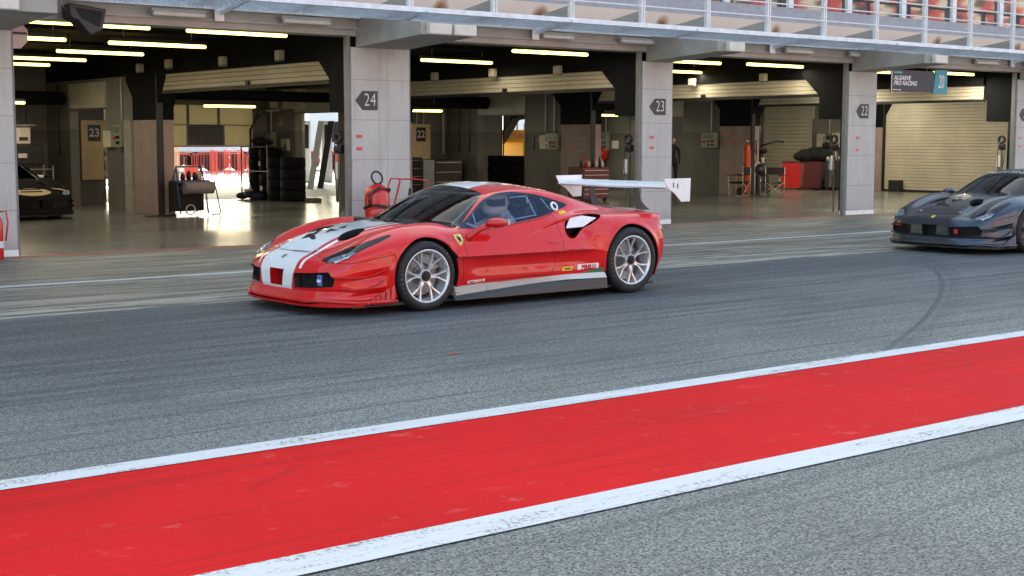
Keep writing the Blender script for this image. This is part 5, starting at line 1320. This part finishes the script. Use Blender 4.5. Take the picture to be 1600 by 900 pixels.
wallbox('wall_cabinet', 1, 30.9, 31.32, 1.45, 1.83, m_shut, 'plain beige wall cabinet right of the 23 doorway', 'cabinet', .12, cond=False)
b = MB(); b.box((12.70, 29.80, 0), (12.79, 30.18, 2.06)); 
bpy.data.objects; o = b.build('pale_pilaster', m_conc, bld)
wallbox('distribution_board', 2, 34.66, 35.15, 1.42, 1.83, m_box, 'socket board above the tyre rack left of the bright doorway', 'socket board', knobs=1, grp='socket boards on the garage walls')
wallbox('wall_cabinet', 2, 33.91, 34.29, 1.32, 1.65, m_shut, 'small pale wall box above the tyre rack', 'cabinet', .08, cond=False)
t = wallbox('air_conditioner', 2, 33.84, 34.43, 2.40, 2.98, m_frame, 'grey unit with square outlet high on the wall above the tyres', 'ventilation unit', .35, cond=False)
b = MB(); b.box((-.37, -.18, -.2), (-.352, .18, .12)); b.box((-.45, -.28, -.30), (-.35, .28, -.26)); b.build('outlet', m_shut, t)
wallbox('air_conditioner', 2, 32.95, 33.80, 2.46, 2.97, m_shut, 'beige unit high on the wall beside the bright doorway', 'ventilation unit', .30, cond=False)
t = thing('fire_notice', 'faint red fire notice on the grey wall above the tyres', 'sign', (PX[2]+.045, 34.45, 2.12))
b = MB(); b.box((0, -.16, -.13), (.004, .16, .13)); b.build('notice_board', m_fascia, t)
b = MB(); b.tube([(-.004, .05, .08), (-.004, .07, -.05), (-.004, .0, .02), (-.004, -.05, .09)], .012, 6); b.build('notice_mark', m_redpl, t)
wallbox('distribution_board', 3, 29.82, 30.28, 1.36, 1.82, m_box, 'socket board on the grey wall above the red roof, left of the pink column', 'socket board', knobs=1, grp='socket boards on the garage walls')
wallbox('wall_cabinet', 3, 30.3, 30.56, 1.38, 1.76, m_shut, 'narrow beige box left of the socket board above the red roof', 'cabinet', .14)
t = thing('notice_frame', 'thin dark framed notice on the wall right of the yellow doorway', 'frame', (PX[3]+.045, 31.12, 1.55))
b = MB(); b.box((0, -.17, -.2), (.004, .17, .2)); b.build('sheet', m_wall, t)
b = MB(); b.tube([(-.005, -.17, -.2), (-.005, .17, -.2), (-.005, .17, .2), (-.005, -.17, .2)], .009, 4, closed=True); b.build('border', m_black, t)
b = MB(); b.box((PX[3]+.03, 30.58, 1.57), (PX[3]+.045, 30.75, 1.71)); tag(b.build('wall_switch', m_fascia), 'tiny pale switch plate between framed notice and beige box', 'switch')
b = MB(); b.tube([(PX[3]-.012, 28.85+.13*c, 1.5+.17*s_) for c, s_ in ((-1, -.8), (-.8, -1), (.8, -1), (1, -.8), (1, .8), (.8, 1), (-.8, 1), (-1, .8))], .01, 6, closed=True); tag(b.build('outline_sticker', m_wht), 'pale rounded outline on the pink column behind the rear wing', 'sticker')
for i, (kk, yy, zz) in enumerate(((3, 29.2, 1.70), (3, 29.2, 1.45), (4, 29.2, 1.81), (4, 29.2, 1.55))):
    b = MB(); b.box((PX[kk]-.006, yy-.06, zz-.03), (PX[kk]-.002, yy+.06, zz+.03)); tag(b.build('red_sticker', m_redpl), ['upper red mark on the pink column behind the rear wing', 'lower red mark on the pink column behind the rear wing', 'upper red mark on the pink column behind the red gas bottle', 'lower red mark on the pink column behind the red gas bottle'][i], 'sticker', 'red marks on the inner columns')
wallbox('distribution_board', 4, 34.72, 35.12, 1.29, 1.88, m_box, 'socket board on the pale wall over the red tool chest', 'socket board', knobs=1, grp='socket boards on the garage walls')
b = MB(); b.box((PX[4]+.02, 34.3, 1.35), (PX[4]+.045, 34.63, 1.61)); tag(b.build('paper_notice', m_wht), 'white paper notice on the pale wall behind the rear wing', 'paper')
t = thing('red_jacket', 'red and white jacket hanging over the red tool chest', 'jacket', (PX[4]-.05, 34.95, 1.28))
b = MB(); b.ball((0, 0, -.1), .2, 14, (.5, 1, 1.3)); b.ball((0, -.18, .0), .1, 10, (.6, .6, 2.0)); b.build('cloth', m_redpl, t)
b = MB(); b.ball((-.05, .12, -.4), .17, 12, (.5, .8, 1.6)); b.build('lining', m_wht, t)
wallbox('distribution_board', 4, 29.84, 30.41, 1.40, 1.86, m_box, 'socket board on the wide grey wall right of the 23 pillar', 'socket board', knobs=1, grp='socket boards on the garage walls')
wallbox('wall_cabinet', 5, 30.86, 31.15, 1.40, 1.85, m_shut, 'pale box left of the three boxes by the 22 pillar', 'cabinet', .12, cond=False)
wallbox('wall_cabinet', 5, 30.52, 30.84, 1.40, 1.79, m_box, 'grey middle box of the three boxes by the 22 pillar', 'cabinet', .16)
wallbox('wall_cabinet', 5, 30.18, 30.48, 1.40, 1.88, m_shut, 'cream right box of the three boxes by the 22 pillar', 'cabinet', .14, cond=False)
# numbered boards on the rear wall
for x, num, lab in ((14.0, '23', 'cream board with a black 23 plate seen through the left doorway'), (24.15, '22', 'cream board with a black 22 plate on the rear wall of the middle bay')):
    t = thing('number_board', lab, 'board', (x, YB_-.02, 1.5)); b = MB(); b.box((-.35, -.04, -.9 if num == '23' else -.45), (.35, 0, .60 if num == '22' else .62)); b.build('board', m_cream, t)
    b = MB(); b.box((-.17, -.05, .08), (.17, -.041, .50)); b.build('plate', m_black, t); text_mesh(num, .30, m_wht, 'numeral', t, at=(0, -.054, .29), sx=.95, off=.006)
b = MB()
for x in (24.0, 24.25, 24.95, 25.0): b.cyl((x, YB_-.06, 1.2 if x > 24.5 else 2.12), (x, YB_-.06, 3.3), .022, seg=8)
b.build('conduit', m_tubeoff, bld)
# pipes on walls
for k, yy in ((3, 34.0), (3, 34.5), (1, 34.3), (4, 33.75)):
    b = MB(); b.tube([(PX[k]+.02, yy, 3.0), (PX[k]+.02, yy, 1.35), (PX[k]+.02, yy+.08, 1.25)], .015, 6); b.build('drop_cable', m_black, bld)
# roller door fans / ducts overhead
sub('ventilation_duct', lambda b: (b.cyl((13.2, 31.0, 2.72), (18.8, 31.0, 2.72), .09, seg=12), b.cyl((13.2, 31.4, 2.62), (18.8, 31.4, 2.62), .05, seg=10), b.cyl((-1, 33.2, 2.6), (12.5, 33.2, 2.6), .16, seg=14), b.cyl((19.4, 33.0, 2.7), (25.0, 33.0, 2.7), .18, seg=14), b.cyl((25.5, 33.0, 2.75), (31, 33.0, 2.75), .18, seg=14)), m_blackp)
# low cabinets and tyres seen above the red car
def tool_chest(x, y, w_, d, h, mat, lab, rz=0, dr=5, cat='tool chest', loc0=0):
    t = thing('tool_chest', lab, cat, (x, y, 0), rz)
    b = MB(); b.box((-w_/2, -d/2, .10), (w_/2, d/2, h), bev=.015); b.build('cabinet', mat, t)
    for i in range(dr):
        z = .14 + (h-.18)*i/dr; b = MB(); b.box((-w_/2+.03, -d/2-.012, z), (w_/2-.03, -d/2, z+(h-.18)/dr-.02)); o = b.build('drawer', mat, t)
        b = MB(); b.box((-w_/2+.05, -d/2-.03, z+(h-.18)/dr-.05), (w_/2-.05, -d/2-.012, z+(h-.18)/dr-.035)); b.build('handle', m_steel, o)
    for sx in (-1, 1):
        for sy in (-1, 1): b = MB(); b.cyl((sx*(w_/2-.08)-.02, sy*(d/2-.08), .05), (sx*(w_/2-.08)+.02, sy*(d/2-.08), .05), .05, seg=14); b.build('castor', m_black, t)
    return t
m_dkred = plain('dark_red_chest', (.11, .010, .010), .4, coat=.3)
tool_chest(24.6, 28.0, .92, .6, .92, m_dkred, 'dark red tool chest with bottles on top behind the rear wing', 0, 6)
for i, (dx, h, c) in enumerate(((-.35, .22, m_black), (-.2, .28, m_redpl), (-.08, .18, m_wht), (.05, .25, m_black), (.17, .2, m_wht), (.3, .3, m_black), (.40, .16, m_wht))):
    b = MB(); b.lathe([(.001, 0), (.035, 0), (.035, h*.65), (.014, h*.8), (.014, h), (.001, h)], 'Z', seg=14); o = b.build('bottle', c, loc=(24.6+dx, 27.9, .921))
    tag(o, ['black bottle at the left end of the dark red chest', 'red spray can second from the left on the dark red chest', 'short white bottle third on the dark red chest', 'black can in the middle of the dark red chest', 'white can right of the middle on the dark red chest', 'tallest black bottle on the dark red chest', 'shortest white bottle at the right end of the dark red chest'][i], 'bottle', 'bottles on the dark red chest')
tool_chest(22.7, 34.2, 1.3, .6, 1.12, m_black, 'black drawer cabinet under the 22 board', 0, 4)
b = MB(); b.ball((22.9, 34.1, 1.22), .22, 14, (1, .8, .6)); tag(b.build('red_helmet_bag', m_dkred), 'rounded dark red bag on the black cabinet under the 22 board', 'bag')
tool_chest(24.35, 34.3, 1.0, .6, 1.05, m_black, 'second black cabinet right of the one under the 22 board', 0, 3)
for i, (x, y, n, l) in enumerate(((26.1, 32.9, 4, 'black tyre stack left side of the yellow doorway'), (26.9, 32.3, 3, 'shorter black tyre stack right side of the yellow doorway'), (26.0, 33.7, 4, 'black tyre stack furthest back in the yellow doorway'))): stack(x, y, n, l)
t = thing('tyre_trolley', 'black trolley with curved silver handle in the yellow doorway', 'trolley', (27.3, 31.4, 0))
b = MB(); b.box((-.4, -.3, .3), (.4, .3, .34)); b.box((-.4, -.3, .8), (.4, .3, .83)); [b.box((sx*.38-.02, sy*.28-.02, .1), (sx*.38+.02, sy*.28+.02, .85)) for sx in (-1, 1) for sy in (-1, 1)]; b.build('frame', m_black, t)
b = MB(); b.tube([(-.1, -.34, .45), (.1, -.36, .55), (.12, -.36, .72), (-.05, -.34, .80)], .035, 10); b.build('handle', m_steel, t)
for q in (-1, 1): b = MB(); b.cyl((q*.35, -.3, .08), (q*.35, -.26, .08), .08, seg=14); b.build('wheel', m_rubber, t)
# equipment left bay: shelf with white box and black case
rack(11.35, 33.0, 1.3, .6, 1.02, 3, 'steel workbench behind the black car in the left bay', cat='workbench')
t = thing('white_case', 'white box with dark latches stacked above the black case, left bay', 'box', (11.2, 33.0, 1.52)); b = MB(); b.box((-.32, -.25, 0), (.32, .25, .42), bev=.02); b.build('box', plain('pinkish_white', (.52, .46, .42), .5), t)
b = MB(); b.box((-.46, -.32, .42), (.42, .32, .45)); b.build('lid', m_frame, t)
for z in (.1, .33): b = MB(); b.cyl((-.25, -.26, z), (-.25, -.25, z), .025, seg=10); b.build('latch', m_black, t)
b = MB(); b.box((.05, -.262, .08), (.25, -.251, .16)); b.build('dark_label', m_black, t)
b = MB(); b.box((-.45, -.3, 1.02+0), (.45, .3, 1.515), bev=.05); o = b.build('black_case', m_black, loc=(11.35, 33.0, 0)); tag(o, 'black rounded case under the white box, left bay', 'case')
b = MB(); b.box((-.15, -.31, 1.2), (.05, -.301, 1.3)); b.build('case_label', m_lab, o)
b = MB(); b.box((11.5, 32.6, .52), (11.75, 32.9, .80), bev=.02); tag(b.build('white_canister', m_wht), 'small white canister on the workbench behind the black car', 'canister')
# tyres on shelf through the 23 doorway
rack(14.15, 33.9, .55, .6, 1.35, 4, 'narrow rack holding black tyres inside the 23 doorway')
for i in range(4):
    b = MB(); b.lathe([(.14, 0), (.24, 0), (.26, .03), (.26, .24), (.24, .27), (.14, .27)], 'Z', seg=22, closed=True); o = b.build('stored_tyre', m_rubdk, loc=(14.15, 33.9, .125+.36*i+ (0 if i else 0))); tag(o, ['bottom', 'second lowest', 'third', 'topmost'][i]+' black tyre in the narrow rack of the 23 doorway', 'tyre', 'tyres in the narrow rack')
# blue hand cart
t = thing('hand_cart', 'blue tubular cart carrying a grey roll beside the pink column', 'cart', (13.25, 28.12, 0))
m_blue = plain('blue_tube', (.035, .07, .15), .4, var=.1)
b = MB()
for sx in (-.32, .32): b.tube([(sx, -.30, .05), (sx, -.18, .55), (sx*.9, -.05, 1.05)], .018, 8); b.tube([(sx, .25, .05), (sx, .1, .7), (sx*.9, -.05, 1.05)], .018, 8)
b.tube([(-.3, -.18, .6), (.3, -.18, .6)], .016, 8); b.tube([(-.3, -.05, 1.05), (.3, -.05, 1.05)], .016, 8); b.build('frame', m_blue, t)
b = MB(); b.box((-.36, -.16, .10), (.30, .22, .74), bev=.03); b.build('body', m_matblack, t)
b = MB(); b.box((-.34, -.22, .70), (.42, .2, .76), bev=.01); b.build('tray', m_blue, t)
b = MB(); b.cyl((-.22, -.28, .60), (.44, -.28, .60), .13, seg=22); b.build('grey_roll', plain('grey_roll', (.22, .19, .20), .5), t)
b = MB(); b.lathe([(.09, -.012), (.115, -.012), (.115, .012), (.09, .012)], 'Y', (-.12, -.36, .14), 22, closed=True); b.build('wheel', m_steel, t)
for i, (x, h) in enumerate(((-.25, .22), (-.12, .15), (.02, .2), (.16, .17), (.27, .21))):
    b = MB(); b.lathe([(.001, .76), (.05, .76), (.05, .76+h*.7), (.02, .76+h), (.001, .76+h)], 'Z', (x, 0, 0), 12); b.build('canister', m_tubeoff if i in (0, 4) else m_black, t)
b = MB(); b.tube([(.47, -.30, .76), (.58, -.35, .10), (.55, -.38, .03), (.35, -.40, .03)], .014, 8); b.build('support_leg', m_blue, t)
b = MB()
for q in range(5): b.tube([(12.2+.1*q, 28.0+.03*q, .015), (12.4+.1*q, 27.85-.02*q, .02+.02*(q % 2)), (12.7, 27.95+.05*q, .015), (12.95, 28.05, .03)], .014, 6)
tag(b.build('cable_tangle', m_black), 'tangle of black cables on the floor left of the blue cart', 'cables')
# ---------------------------------------------------------------- right bay: chairs, gas bottle, bins, rack
m_alu = plain('aluminium_tube', (.50, .47, .40), .35, .5)
m_canvas = plain('black_canvas', (.012, .012, .014), .9)
def chair(lab, loc, rz):
    t = thing('folding_chair', lab, 'chair', loc, rz, 'folding directors chairs')
    for sx in (-1, 1):
        b = MB(); b.tube([(sx*.28, -.22, 0), (sx*.28, -.22, .62)], .012, 8); b.build('leg', m_alu, t)
        b = MB(); b.tube([(sx*.28, .22, 0), (sx*.28, .22, .88)], .012, 8); b.build('leg', m_alu, t)
        b = MB(); b.box((sx*.28-.03, -.26, .62), (sx*.28+.03, .24, .645), bev=.008); b.build('armrest', m_canvas, t)
        b = MB(); b.tube([(sx*.28, -.22, .05), (-sx*.28, -.22, .44)], .010, 8); b.tube([(sx*.28, .22, .05), (-sx*.28, .22, .44)], .010, 8); b.build('cross_brace', m_alu, t)
        b = MB(); b.tube([(sx*.28, -.22, .03), (sx*.28, .22, .03)], .010, 8); b.build('floor_rail', m_alu, t)
    b = MB(); bm = b.bm; n = 8; V0 = [[bm.verts.new((-.28+.56*i/n, y, .44-.05*math.sin(math.pi*i/n))) for i in range(n+1)] for y in (-.22, .22)]
    for i in range(n): bm.faces.new((V0[0][i], V0[0][i+1], V0[1][i+1], V0[1][i]))
    o = b.build('seat', m_canvas, t); md = o.modifiers.new('s', 'SOLIDIFY'); md.thickness = .012
    b = MB(); bm = b.bm; V0 = [[bm.verts.new((-.28+.56*i/n, .22+.06*math.sin(math.pi*i/n), z)) for i in range(n+1)] for z in (.66, .86)]
    for i in range(n): bm.faces.new((V0[0][i], V0[0][i+1], V0[1][i+1], V0[1][i]))
    o = b.build('backrest', m_canvas, t); md = o.modifiers.new('s', 'SOLIDIFY'); md.thickness = .012
chair('aluminium folding chair with black canvas, the left one', (30.35, 27.95, 0), R(200)); chair('aluminium folding chair with black canvas, the right one nearer the red bin', (30.75, 27.05, 0), R(150))
t = thing('gas_bottle_trolley', 'tall red and orange gas bottle on a black trolley', 'gas bottle', (30.95, 28.22, 0))
b = MB(); bottle(b, .11, 1.50, .05); b.build('gas_bottle', plain('orange_red_bottle', (.50, .07, .02), .4), t)
b = MB(); b.cyl((0, 0, 1.55), (0, 0, 1.64), .04); b.box((-.02, -.07, 1.60), (.02, .0, 1.63)); b.build('valve', m_steel, t)
b = MB(); b.tube([(.12, .1, .1), (.12, .1, 1.62), (.50, .1, 1.62), (.50, .1, 1.2)], .02, 8); b.tube([(.14, 0, 1.5), (.28, -.05, 1.35), (.36, -.05, 1.1), (.25, -.05, .9)], .014, 8); b.build('trolley_frame', m_dkred, t)
b = MB(); b.cyl((-.16, .12, .13), (-.12, .12, .13), .13, seg=18); b.build('wheel', m_rubber, t)
t = thing('tripod_stand', 'black work stand with drooping arm left of the cream shutter', 'stand', (33.4, 29.9, 0))
b = MB(); b.cyl((0, 0, .4), (0, 0, 2.1), .022, seg=8); [b.tube([(0, 0, .5), (.3*math.cos(a), .3*math.sin(a), .01)], .016, 6) for a in (0, 2.1, 4.2)]; b.build('pole', m_black, t)
b = MB(); b.tube([(0, 0, 1.45), (.2, -.1, 1.52), (.5, -.2, 1.6), (.75, -.3, 1.58)], .03, 8); b.ball((.05, -.05, 1.30), .13, 12, (1.4, 1, .7)); b.ball((-.1, -.1, 1.0), .16, 12, (1.2, 1, .6)); b.build('draped_harness', m_canvas, t)
t = thing('equipment_pile', 'dark rounded machine between the folding chairs', 'machine', (31.9, 28.6, 0))
b = MB(); b.ball((0, 0, .75), .28, 16, (1.1, 1, .8)); b.box((-.25, -.2, .1), (.25, .2, .62), bev=.05); b.build('body', m_black, t)
b = MB(); b.cyl((.05, -.1, .95), (.05, -.1, 1.12), .05, seg=12); b.build('cap', m_wht, t)
b = MB(); [b.cyl((q*.22, -.22, .08), (q*.22, -.18, .08), .08, seg=14) for q in (-1, 1)]; b.build('wheel', m_rubber, t)
for i, (x, y, w_) in enumerate(((36.35, 31.15, .62), (36.75, 30.6, .52))):
    t = thing('red_bin', ['wide red bin under the dark cover, the left one', 'narrower red bin with white mark, the right one'][i], 'bin', (x, y, 0), R(38), 'red bins by the shutter')
    b = MB(); b.prism([(-w_/2, -.3, .06), (w_/2, -.3, .06), (w_/2+.05, -.34, .88), (-w_/2-.05, -.34, .88)], (0, .62, 0)); b.build('tub', m_redpl if i == 0 else m_dkred, t)
    b = MB(); b.box((-w_/2-.06, -.36, .88), (w_/2+.06, .32, .93), bev=.015); b.build('lid', m_dkred, t)
    for q in (-1, 1): b = MB(); b.cyl((q*w_*.4, -.25, .05), (q*w_*.4, -.2, .05), .05, seg=12); b.build('wheel', m_black, t)
    if i: b = MB(); b.box((.08, -.345, .38), (.16, -.332, .62)); b.build('white_mark', m_wht, t)
b = MB()
for q, (dx, dy, dz, r) in enumerate(((0, 0, 0, .3), (.3, -.2, .05, .32), (.55, -.5, .0, .30), (-.25, .1, -.02, .2), (.65, -.55, .35, .14), (.7, -.62, .6, .10))): b.ball((36.5+dx*.8, 30.7+dy*.8, 1.12+dz), r, 12, (1.1, 1, .75))
tag(b.build('dark_cover', m_canvas), 'crumpled black cover piled over the red bins', 'cover')
t = tool_chest(36.75, 29.75, .50, .5, .98, m_black, 'narrow black drawer unit with white bottles by the 22 pillar', R(38), 3)
for q, h in enumerate((.12, .16, .30, .14)):
    b = MB(); b.lathe([(.001, 0), (.04, 0), (.04, h*.7), (.015, h), (.001, h)], 'Z', seg=12); o = b.build('bottle', m_wht, loc=(36.6+.09*q, 29.85-.09*q, .982)); tag(o, ['leftmost short', 'second', 'tallest', 'rightmost'][q]+' white bottle on the narrow black drawer unit', 'bottle', 'white bottles on the drawer unit')
b = MB()
for q in range(6): b.ball((36.9+.12*q, 30.25-.10*q, .16+.06*(q % 3)), .17, 10, (1.2, 1, .8))
tag(b.build('black_kit_heap', m_canvas), 'heap of black kit on the floor between red bin and drawer unit', 'kit')
b = MB(); b.box((37.35, 27.6, 0), (37.6, 28.0, .36), bev=.01); tag(b.build('black_box', m_black), 'small black box on the floor at the foot of the lowered shutter', 'box')
sub('red_base_strip', lambda b: b.box((PX[5]-.06, 29.8, 0), (PX[5]+.04, 31.4, .05)), m_black)
# ---------------------------------------------------------------- paddock outside
m_barr = plain('barrier_red', (.80, .10, .07), .5); m_orange = plain('site_yellow', (.85, .42, .02), .5, var=.05)
def barrier(x, y, rz, lab):
    t = thing('crowd_barrier', lab, 'barrier', (x, y, 0), rz, 'red crowd barriers in the paddock')
    b = MB(); b.tube([(-1.1, 0, .25), (1.1, 0, .25), (1.15, 0, .35), (1.15, 0, .95), (1.05, 0, 1.08), (-1.05, 0, 1.08), (-1.15, 0, .95), (-1.15, 0, .35)], .016, 8, closed=True); b.build('frame', m_barr, t)
    b = MB(); [b.cyl((-1.05+.131*i, 0, .25), (-1.05+.131*i, 0, 1.08), .0055, seg=6) for i in range(15)]; b.build('bars', m_barr, t)
    for q in (-1, 1): b = MB(); b.tube([(q*.8, -.3, .01), (q*.8, 0, .25), (q*.8, .3, .01)], .018, 6); b.build('foot', m_barr, t)
bx = [(22.4, 49.6), (24.85, 49.9), (27.3, 50.1), (20.0, 49.4), (29.7, 50.0)]
for i, (x, y) in enumerate(bx): barrier(x, y, R(-2+i), ['red barrier at the left of the low rear opening', 'red barrier in the middle of the low rear opening', 'red barrier at the right of the low rear opening', 'red barrier hidden behind the left jamb of the rear opening', 'red barrier seen left in the narrow doorway'][i])
for i in range(6): barrier(23.0+2.5*i, 55.5+.3*i, R(3*(i % 2)), ['first', 'second', 'third', 'fourth', 'fifth', 'sixth'][i]+' red barrier from the left in the farther paddock row')
for i, (x, y) in enumerate(((25.9, 52.5), (26.6, 52.7), (27.3, 52.9))):
    t = thing('stacked_barrier', ['left', 'middle', 'right'][i]+' of three red barriers parked upright close together', 'barrier', (x, y, 0), R(55), 'red barriers parked together')
    b = MB(); b.tube([(-.8, 0, .2), (.8, 0, .2), (.8, 0, 1.2), (-.8, 0, 1.2)], .02, 8, closed=True); [b.cyl((-.7+.2*k, 0, .2), (-.7+.2*k, 0, 1.2), .008, seg=6) for k in range(8)]; b.build('frame', m_barr, t)
for i, (x, y, c, w_, h, l) in enumerate(((23.1, 53.5, m_barr, .5, 1.75, 'tall red banner post behind the left barrier'), (25.6, 54.0, m_barr, .6, .55, 'low red box behind the middle barrier'), (29.0, 55.0, m_barr, .5, .6, 'low red box behind the right barrier'), (25.9, 57.5, m_cream, 1.6, 2.2, 'pale cream panel standing behind the barriers'))):
    t = thing('display_banner', l, 'panel', (x, y, 0)); b = MB(); b.box((-w_/2, -.05, .06), (w_/2, .05, h), bev=.01); b.build('panel', c, t)
    b = MB(); [b.box((q*w_*.4-.03, -.25, 0), (q*w_*.4+.03, .25, .06)) for q in (-1, 1)]; b.build('foot', m_steel, t)
def trailer(x, y, L, h, mat, lab, rz=0):
    t = thing('truck_trailer', lab, 'trailer', (x, y, 0), rz)
    b = MB(); b.box((-L/2, -1.25, 1.0), (L/2, 1.25, h), bev=.05); b.build('box_body', mat, t)
    b = MB(); b.box((-L/2, -1.2, .75), (L/2, 1.2, .99)); b.build('chassis', m_black, t)
    b = MB(); [b.box((-L/2+.8+i*2.2, -1.256, 1.5), (-L/2+2.3+i*2.2, -1.251, 2.6)) for i in range(int(L/2.4))]; b.build('side_window', m_dkgl, t)
    for q in (.3, .42, -.38):
        for sy in (-1.1, 1.1): b = MB(); b.cyl((L*q, sy-.15, .5), (L*q, sy+.15, .5), .5, seg=18); b.build('wheel', m_rubber, t)
m_trw = plain('trailer_white', (.88, .88, .88), .4, var=.03); m_trr = plain('trailer_red', (.5, .06, .05), .4)
trailer(29, 68, 13, 3.8, m_trw, 'long white trailer beyond the barriers'); trailer(44, 67, 12, 3.9, m_trw, 'white trailer beyond the narrow bright doorway'); trailer(34, 80, 12, 4.0, m_trr, 'red trailer furthest back in the paddock'); trailer(57, 66, 12, 3.8, m_trw, 'white trailer behind the yellow machine')
# leaning ramps seen in the narrow doorway
for i, (x, y, c, l) in enumerate(((24.2, 41.2, m_black, 'tall dark ramp leaning upright outside the narrow doorway'), (23.7, 41.0, m_trw, 'tall white ramp leaning beside the dark ramp'))):
    t = thing('loading_ramp', l, 'ramp', (x, y, 0), R(-35)); b = MB(); b.prism([(-.10, -.05, 0), (.10, -.05, 0), (.50, -.05, 2.25), (.30, -.05, 2.25)], (0, .1, 0)); b.build('plank', c, t)
    b = MB(); [b.box((-.02+.035*k, -.06, .2+.2*k), (.10+.035*k, -.051, .22+.2*k)) for k in range(9)]; b.build('rung', c, t)
for i, (x, y) in enumerate(((27.3, 47.6), (28.0, 47.2))):
    t = thing('mirror_post', ['left', 'right'][i]+' white post with dark inset in the narrow doorway', 'post', (x, y, 0)); b = MB(); b.box((-.22, -.1, 0), (.22, .1, 2.35), bev=.02); b.build('post', m_trw, t); b = MB(); b.box((-.12, -.11, 1.3), (.12, -.101, 2.2)); b.build('inset', m_black, t)
# yellow machine outside
t = thing('yellow_platform', 'bright yellow lifting platform with railings seen through the middle doorway', 'lift', (37.2, 47.4, 0), R(5))
b = MB(); b.box((-1.2, -.8, 1.55), (1.2, .8, 2.05), bev=.04); b.build('platform', m_orange, t)
b = MB(); [b.tube([(x, -.78, 2.05), (x, -.78, 3.1)], .035, 8) for x in (-1.1, -.35, .4, 1.1)]; [b.tube([(-1.1, -.78, z), (1.1, -.78, z)], .03, 8) for z in (2.55, 3.1)]; b.build('guard_rail', m_orange, t)
b = MB(); b.box((.1, -.7, .45), (1.1, .7, 1.55), bev=.05); b.build('mast_base', m_orange, t)
b = MB(); b.box((-1.1, -.7, .35), (1.1, .7, .45)); b.build('chassis', m_black, t)
for q in (-.8, .8): b = MB(); b.cyl((q, -.85, .35), (q, -.6, .35), .35, seg=18); b.build('wheel', m_rubber, t)
b = MB(); b.box((-.62, -.815, 1.70), (.10, -.801, 1.90)); b.build('name_strip', plain('faint_red_script', (.75, .22, .05), .5), t)
t = thing('yellow_post', 'yellow post glimpsed beside the 23 pillar behind the hoist', 'post', (39.2, 42.0, 0)); b = MB(); b.box((-.2, -.2, 0), (.2, .2, 3.2), bev=.03); b.build('post', m_orange, t); b = MB(); b.box((-.3, -.3, 0), (.3, .3, .1)); b.build('base', m_steel, t)
# a few trees beyond the paddock
m_leaf = Mat('foliage', (.06, .09, .03), .7); _p, _x, _y, _z = m_leaf.world(); _n = m_leaf.noise(_p, 1.2, 3); m_leaf.set('Base Color', m_leaf.mix(_n.ss(.35, .65), (.035, .06, .02), (.12, .14, .045))); m_leaf = m_leaf.m
m_bark = plain('bark', (.12, .09, .06), .9)
for i, (x, y, h) in enumerate(((47, 84, 6.5), (53, 86, 7.5), (41, 88, 7), (60, 85, 6.8), (35, 95, 8))):
    t = thing('paddock_tree', ['tree behind the white posts in the narrow doorway', 'taller tree right of the one in the narrow doorway', 'tree left of the narrow doorway view', 'tree behind the yellow platform', 'tree far behind the cream rear door'][i], 'tree', (x, y, 0))
    b = MB(); b.tube([(0, 0, 0), (.1, 0, h*.3), (0, .1, h*.6)], [.22, .16, .08], 8); b.build('trunk', m_bark, t)
    b = MB(); rnd = random.Random(i)
    for _ in range(1500):
        a, c_, r = rnd.uniform(0, 6.28), rnd.uniform(-1, 1), rnd.random()**.4
        k = 1+.25*math.sin(a*3+i); px, py, pz = r*k*2.3*math.cos(a)*math.sqrt(1-c_*c_), r*k*2.3*math.sin(a)*math.sqrt(1-c_*c_), h*.62+r*c_*h*.36
        u = Vector((rnd.uniform(-1, 1), rnd.uniform(-1, 1), rnd.uniform(-1, 1))).normalized(); v = u.orthogonal().normalized(); s_ = rnd.uniform(.08, .2); P0 = Vector((px, py, pz))
        b.quad(P0-u*s_, P0+v*s_*.6, P0+u*s_, P0-v*s_*.6)
    b.build('crown', m_leaf, t, fix=False)
# small litter on the road
b = MB(); b.prism([(0, 0, 0), (.10, .01, 0), (.13, .03, 0), (.03, .025, 0)], (0, 0, .004)); tag(b.build('red_scrap', plain('orange_scrap', (.6, .10, .03), .6), loc=(6.15, 8.6, .003)), 'tiny orange scrap lying on the asphalt in mid lane', 'scrap')
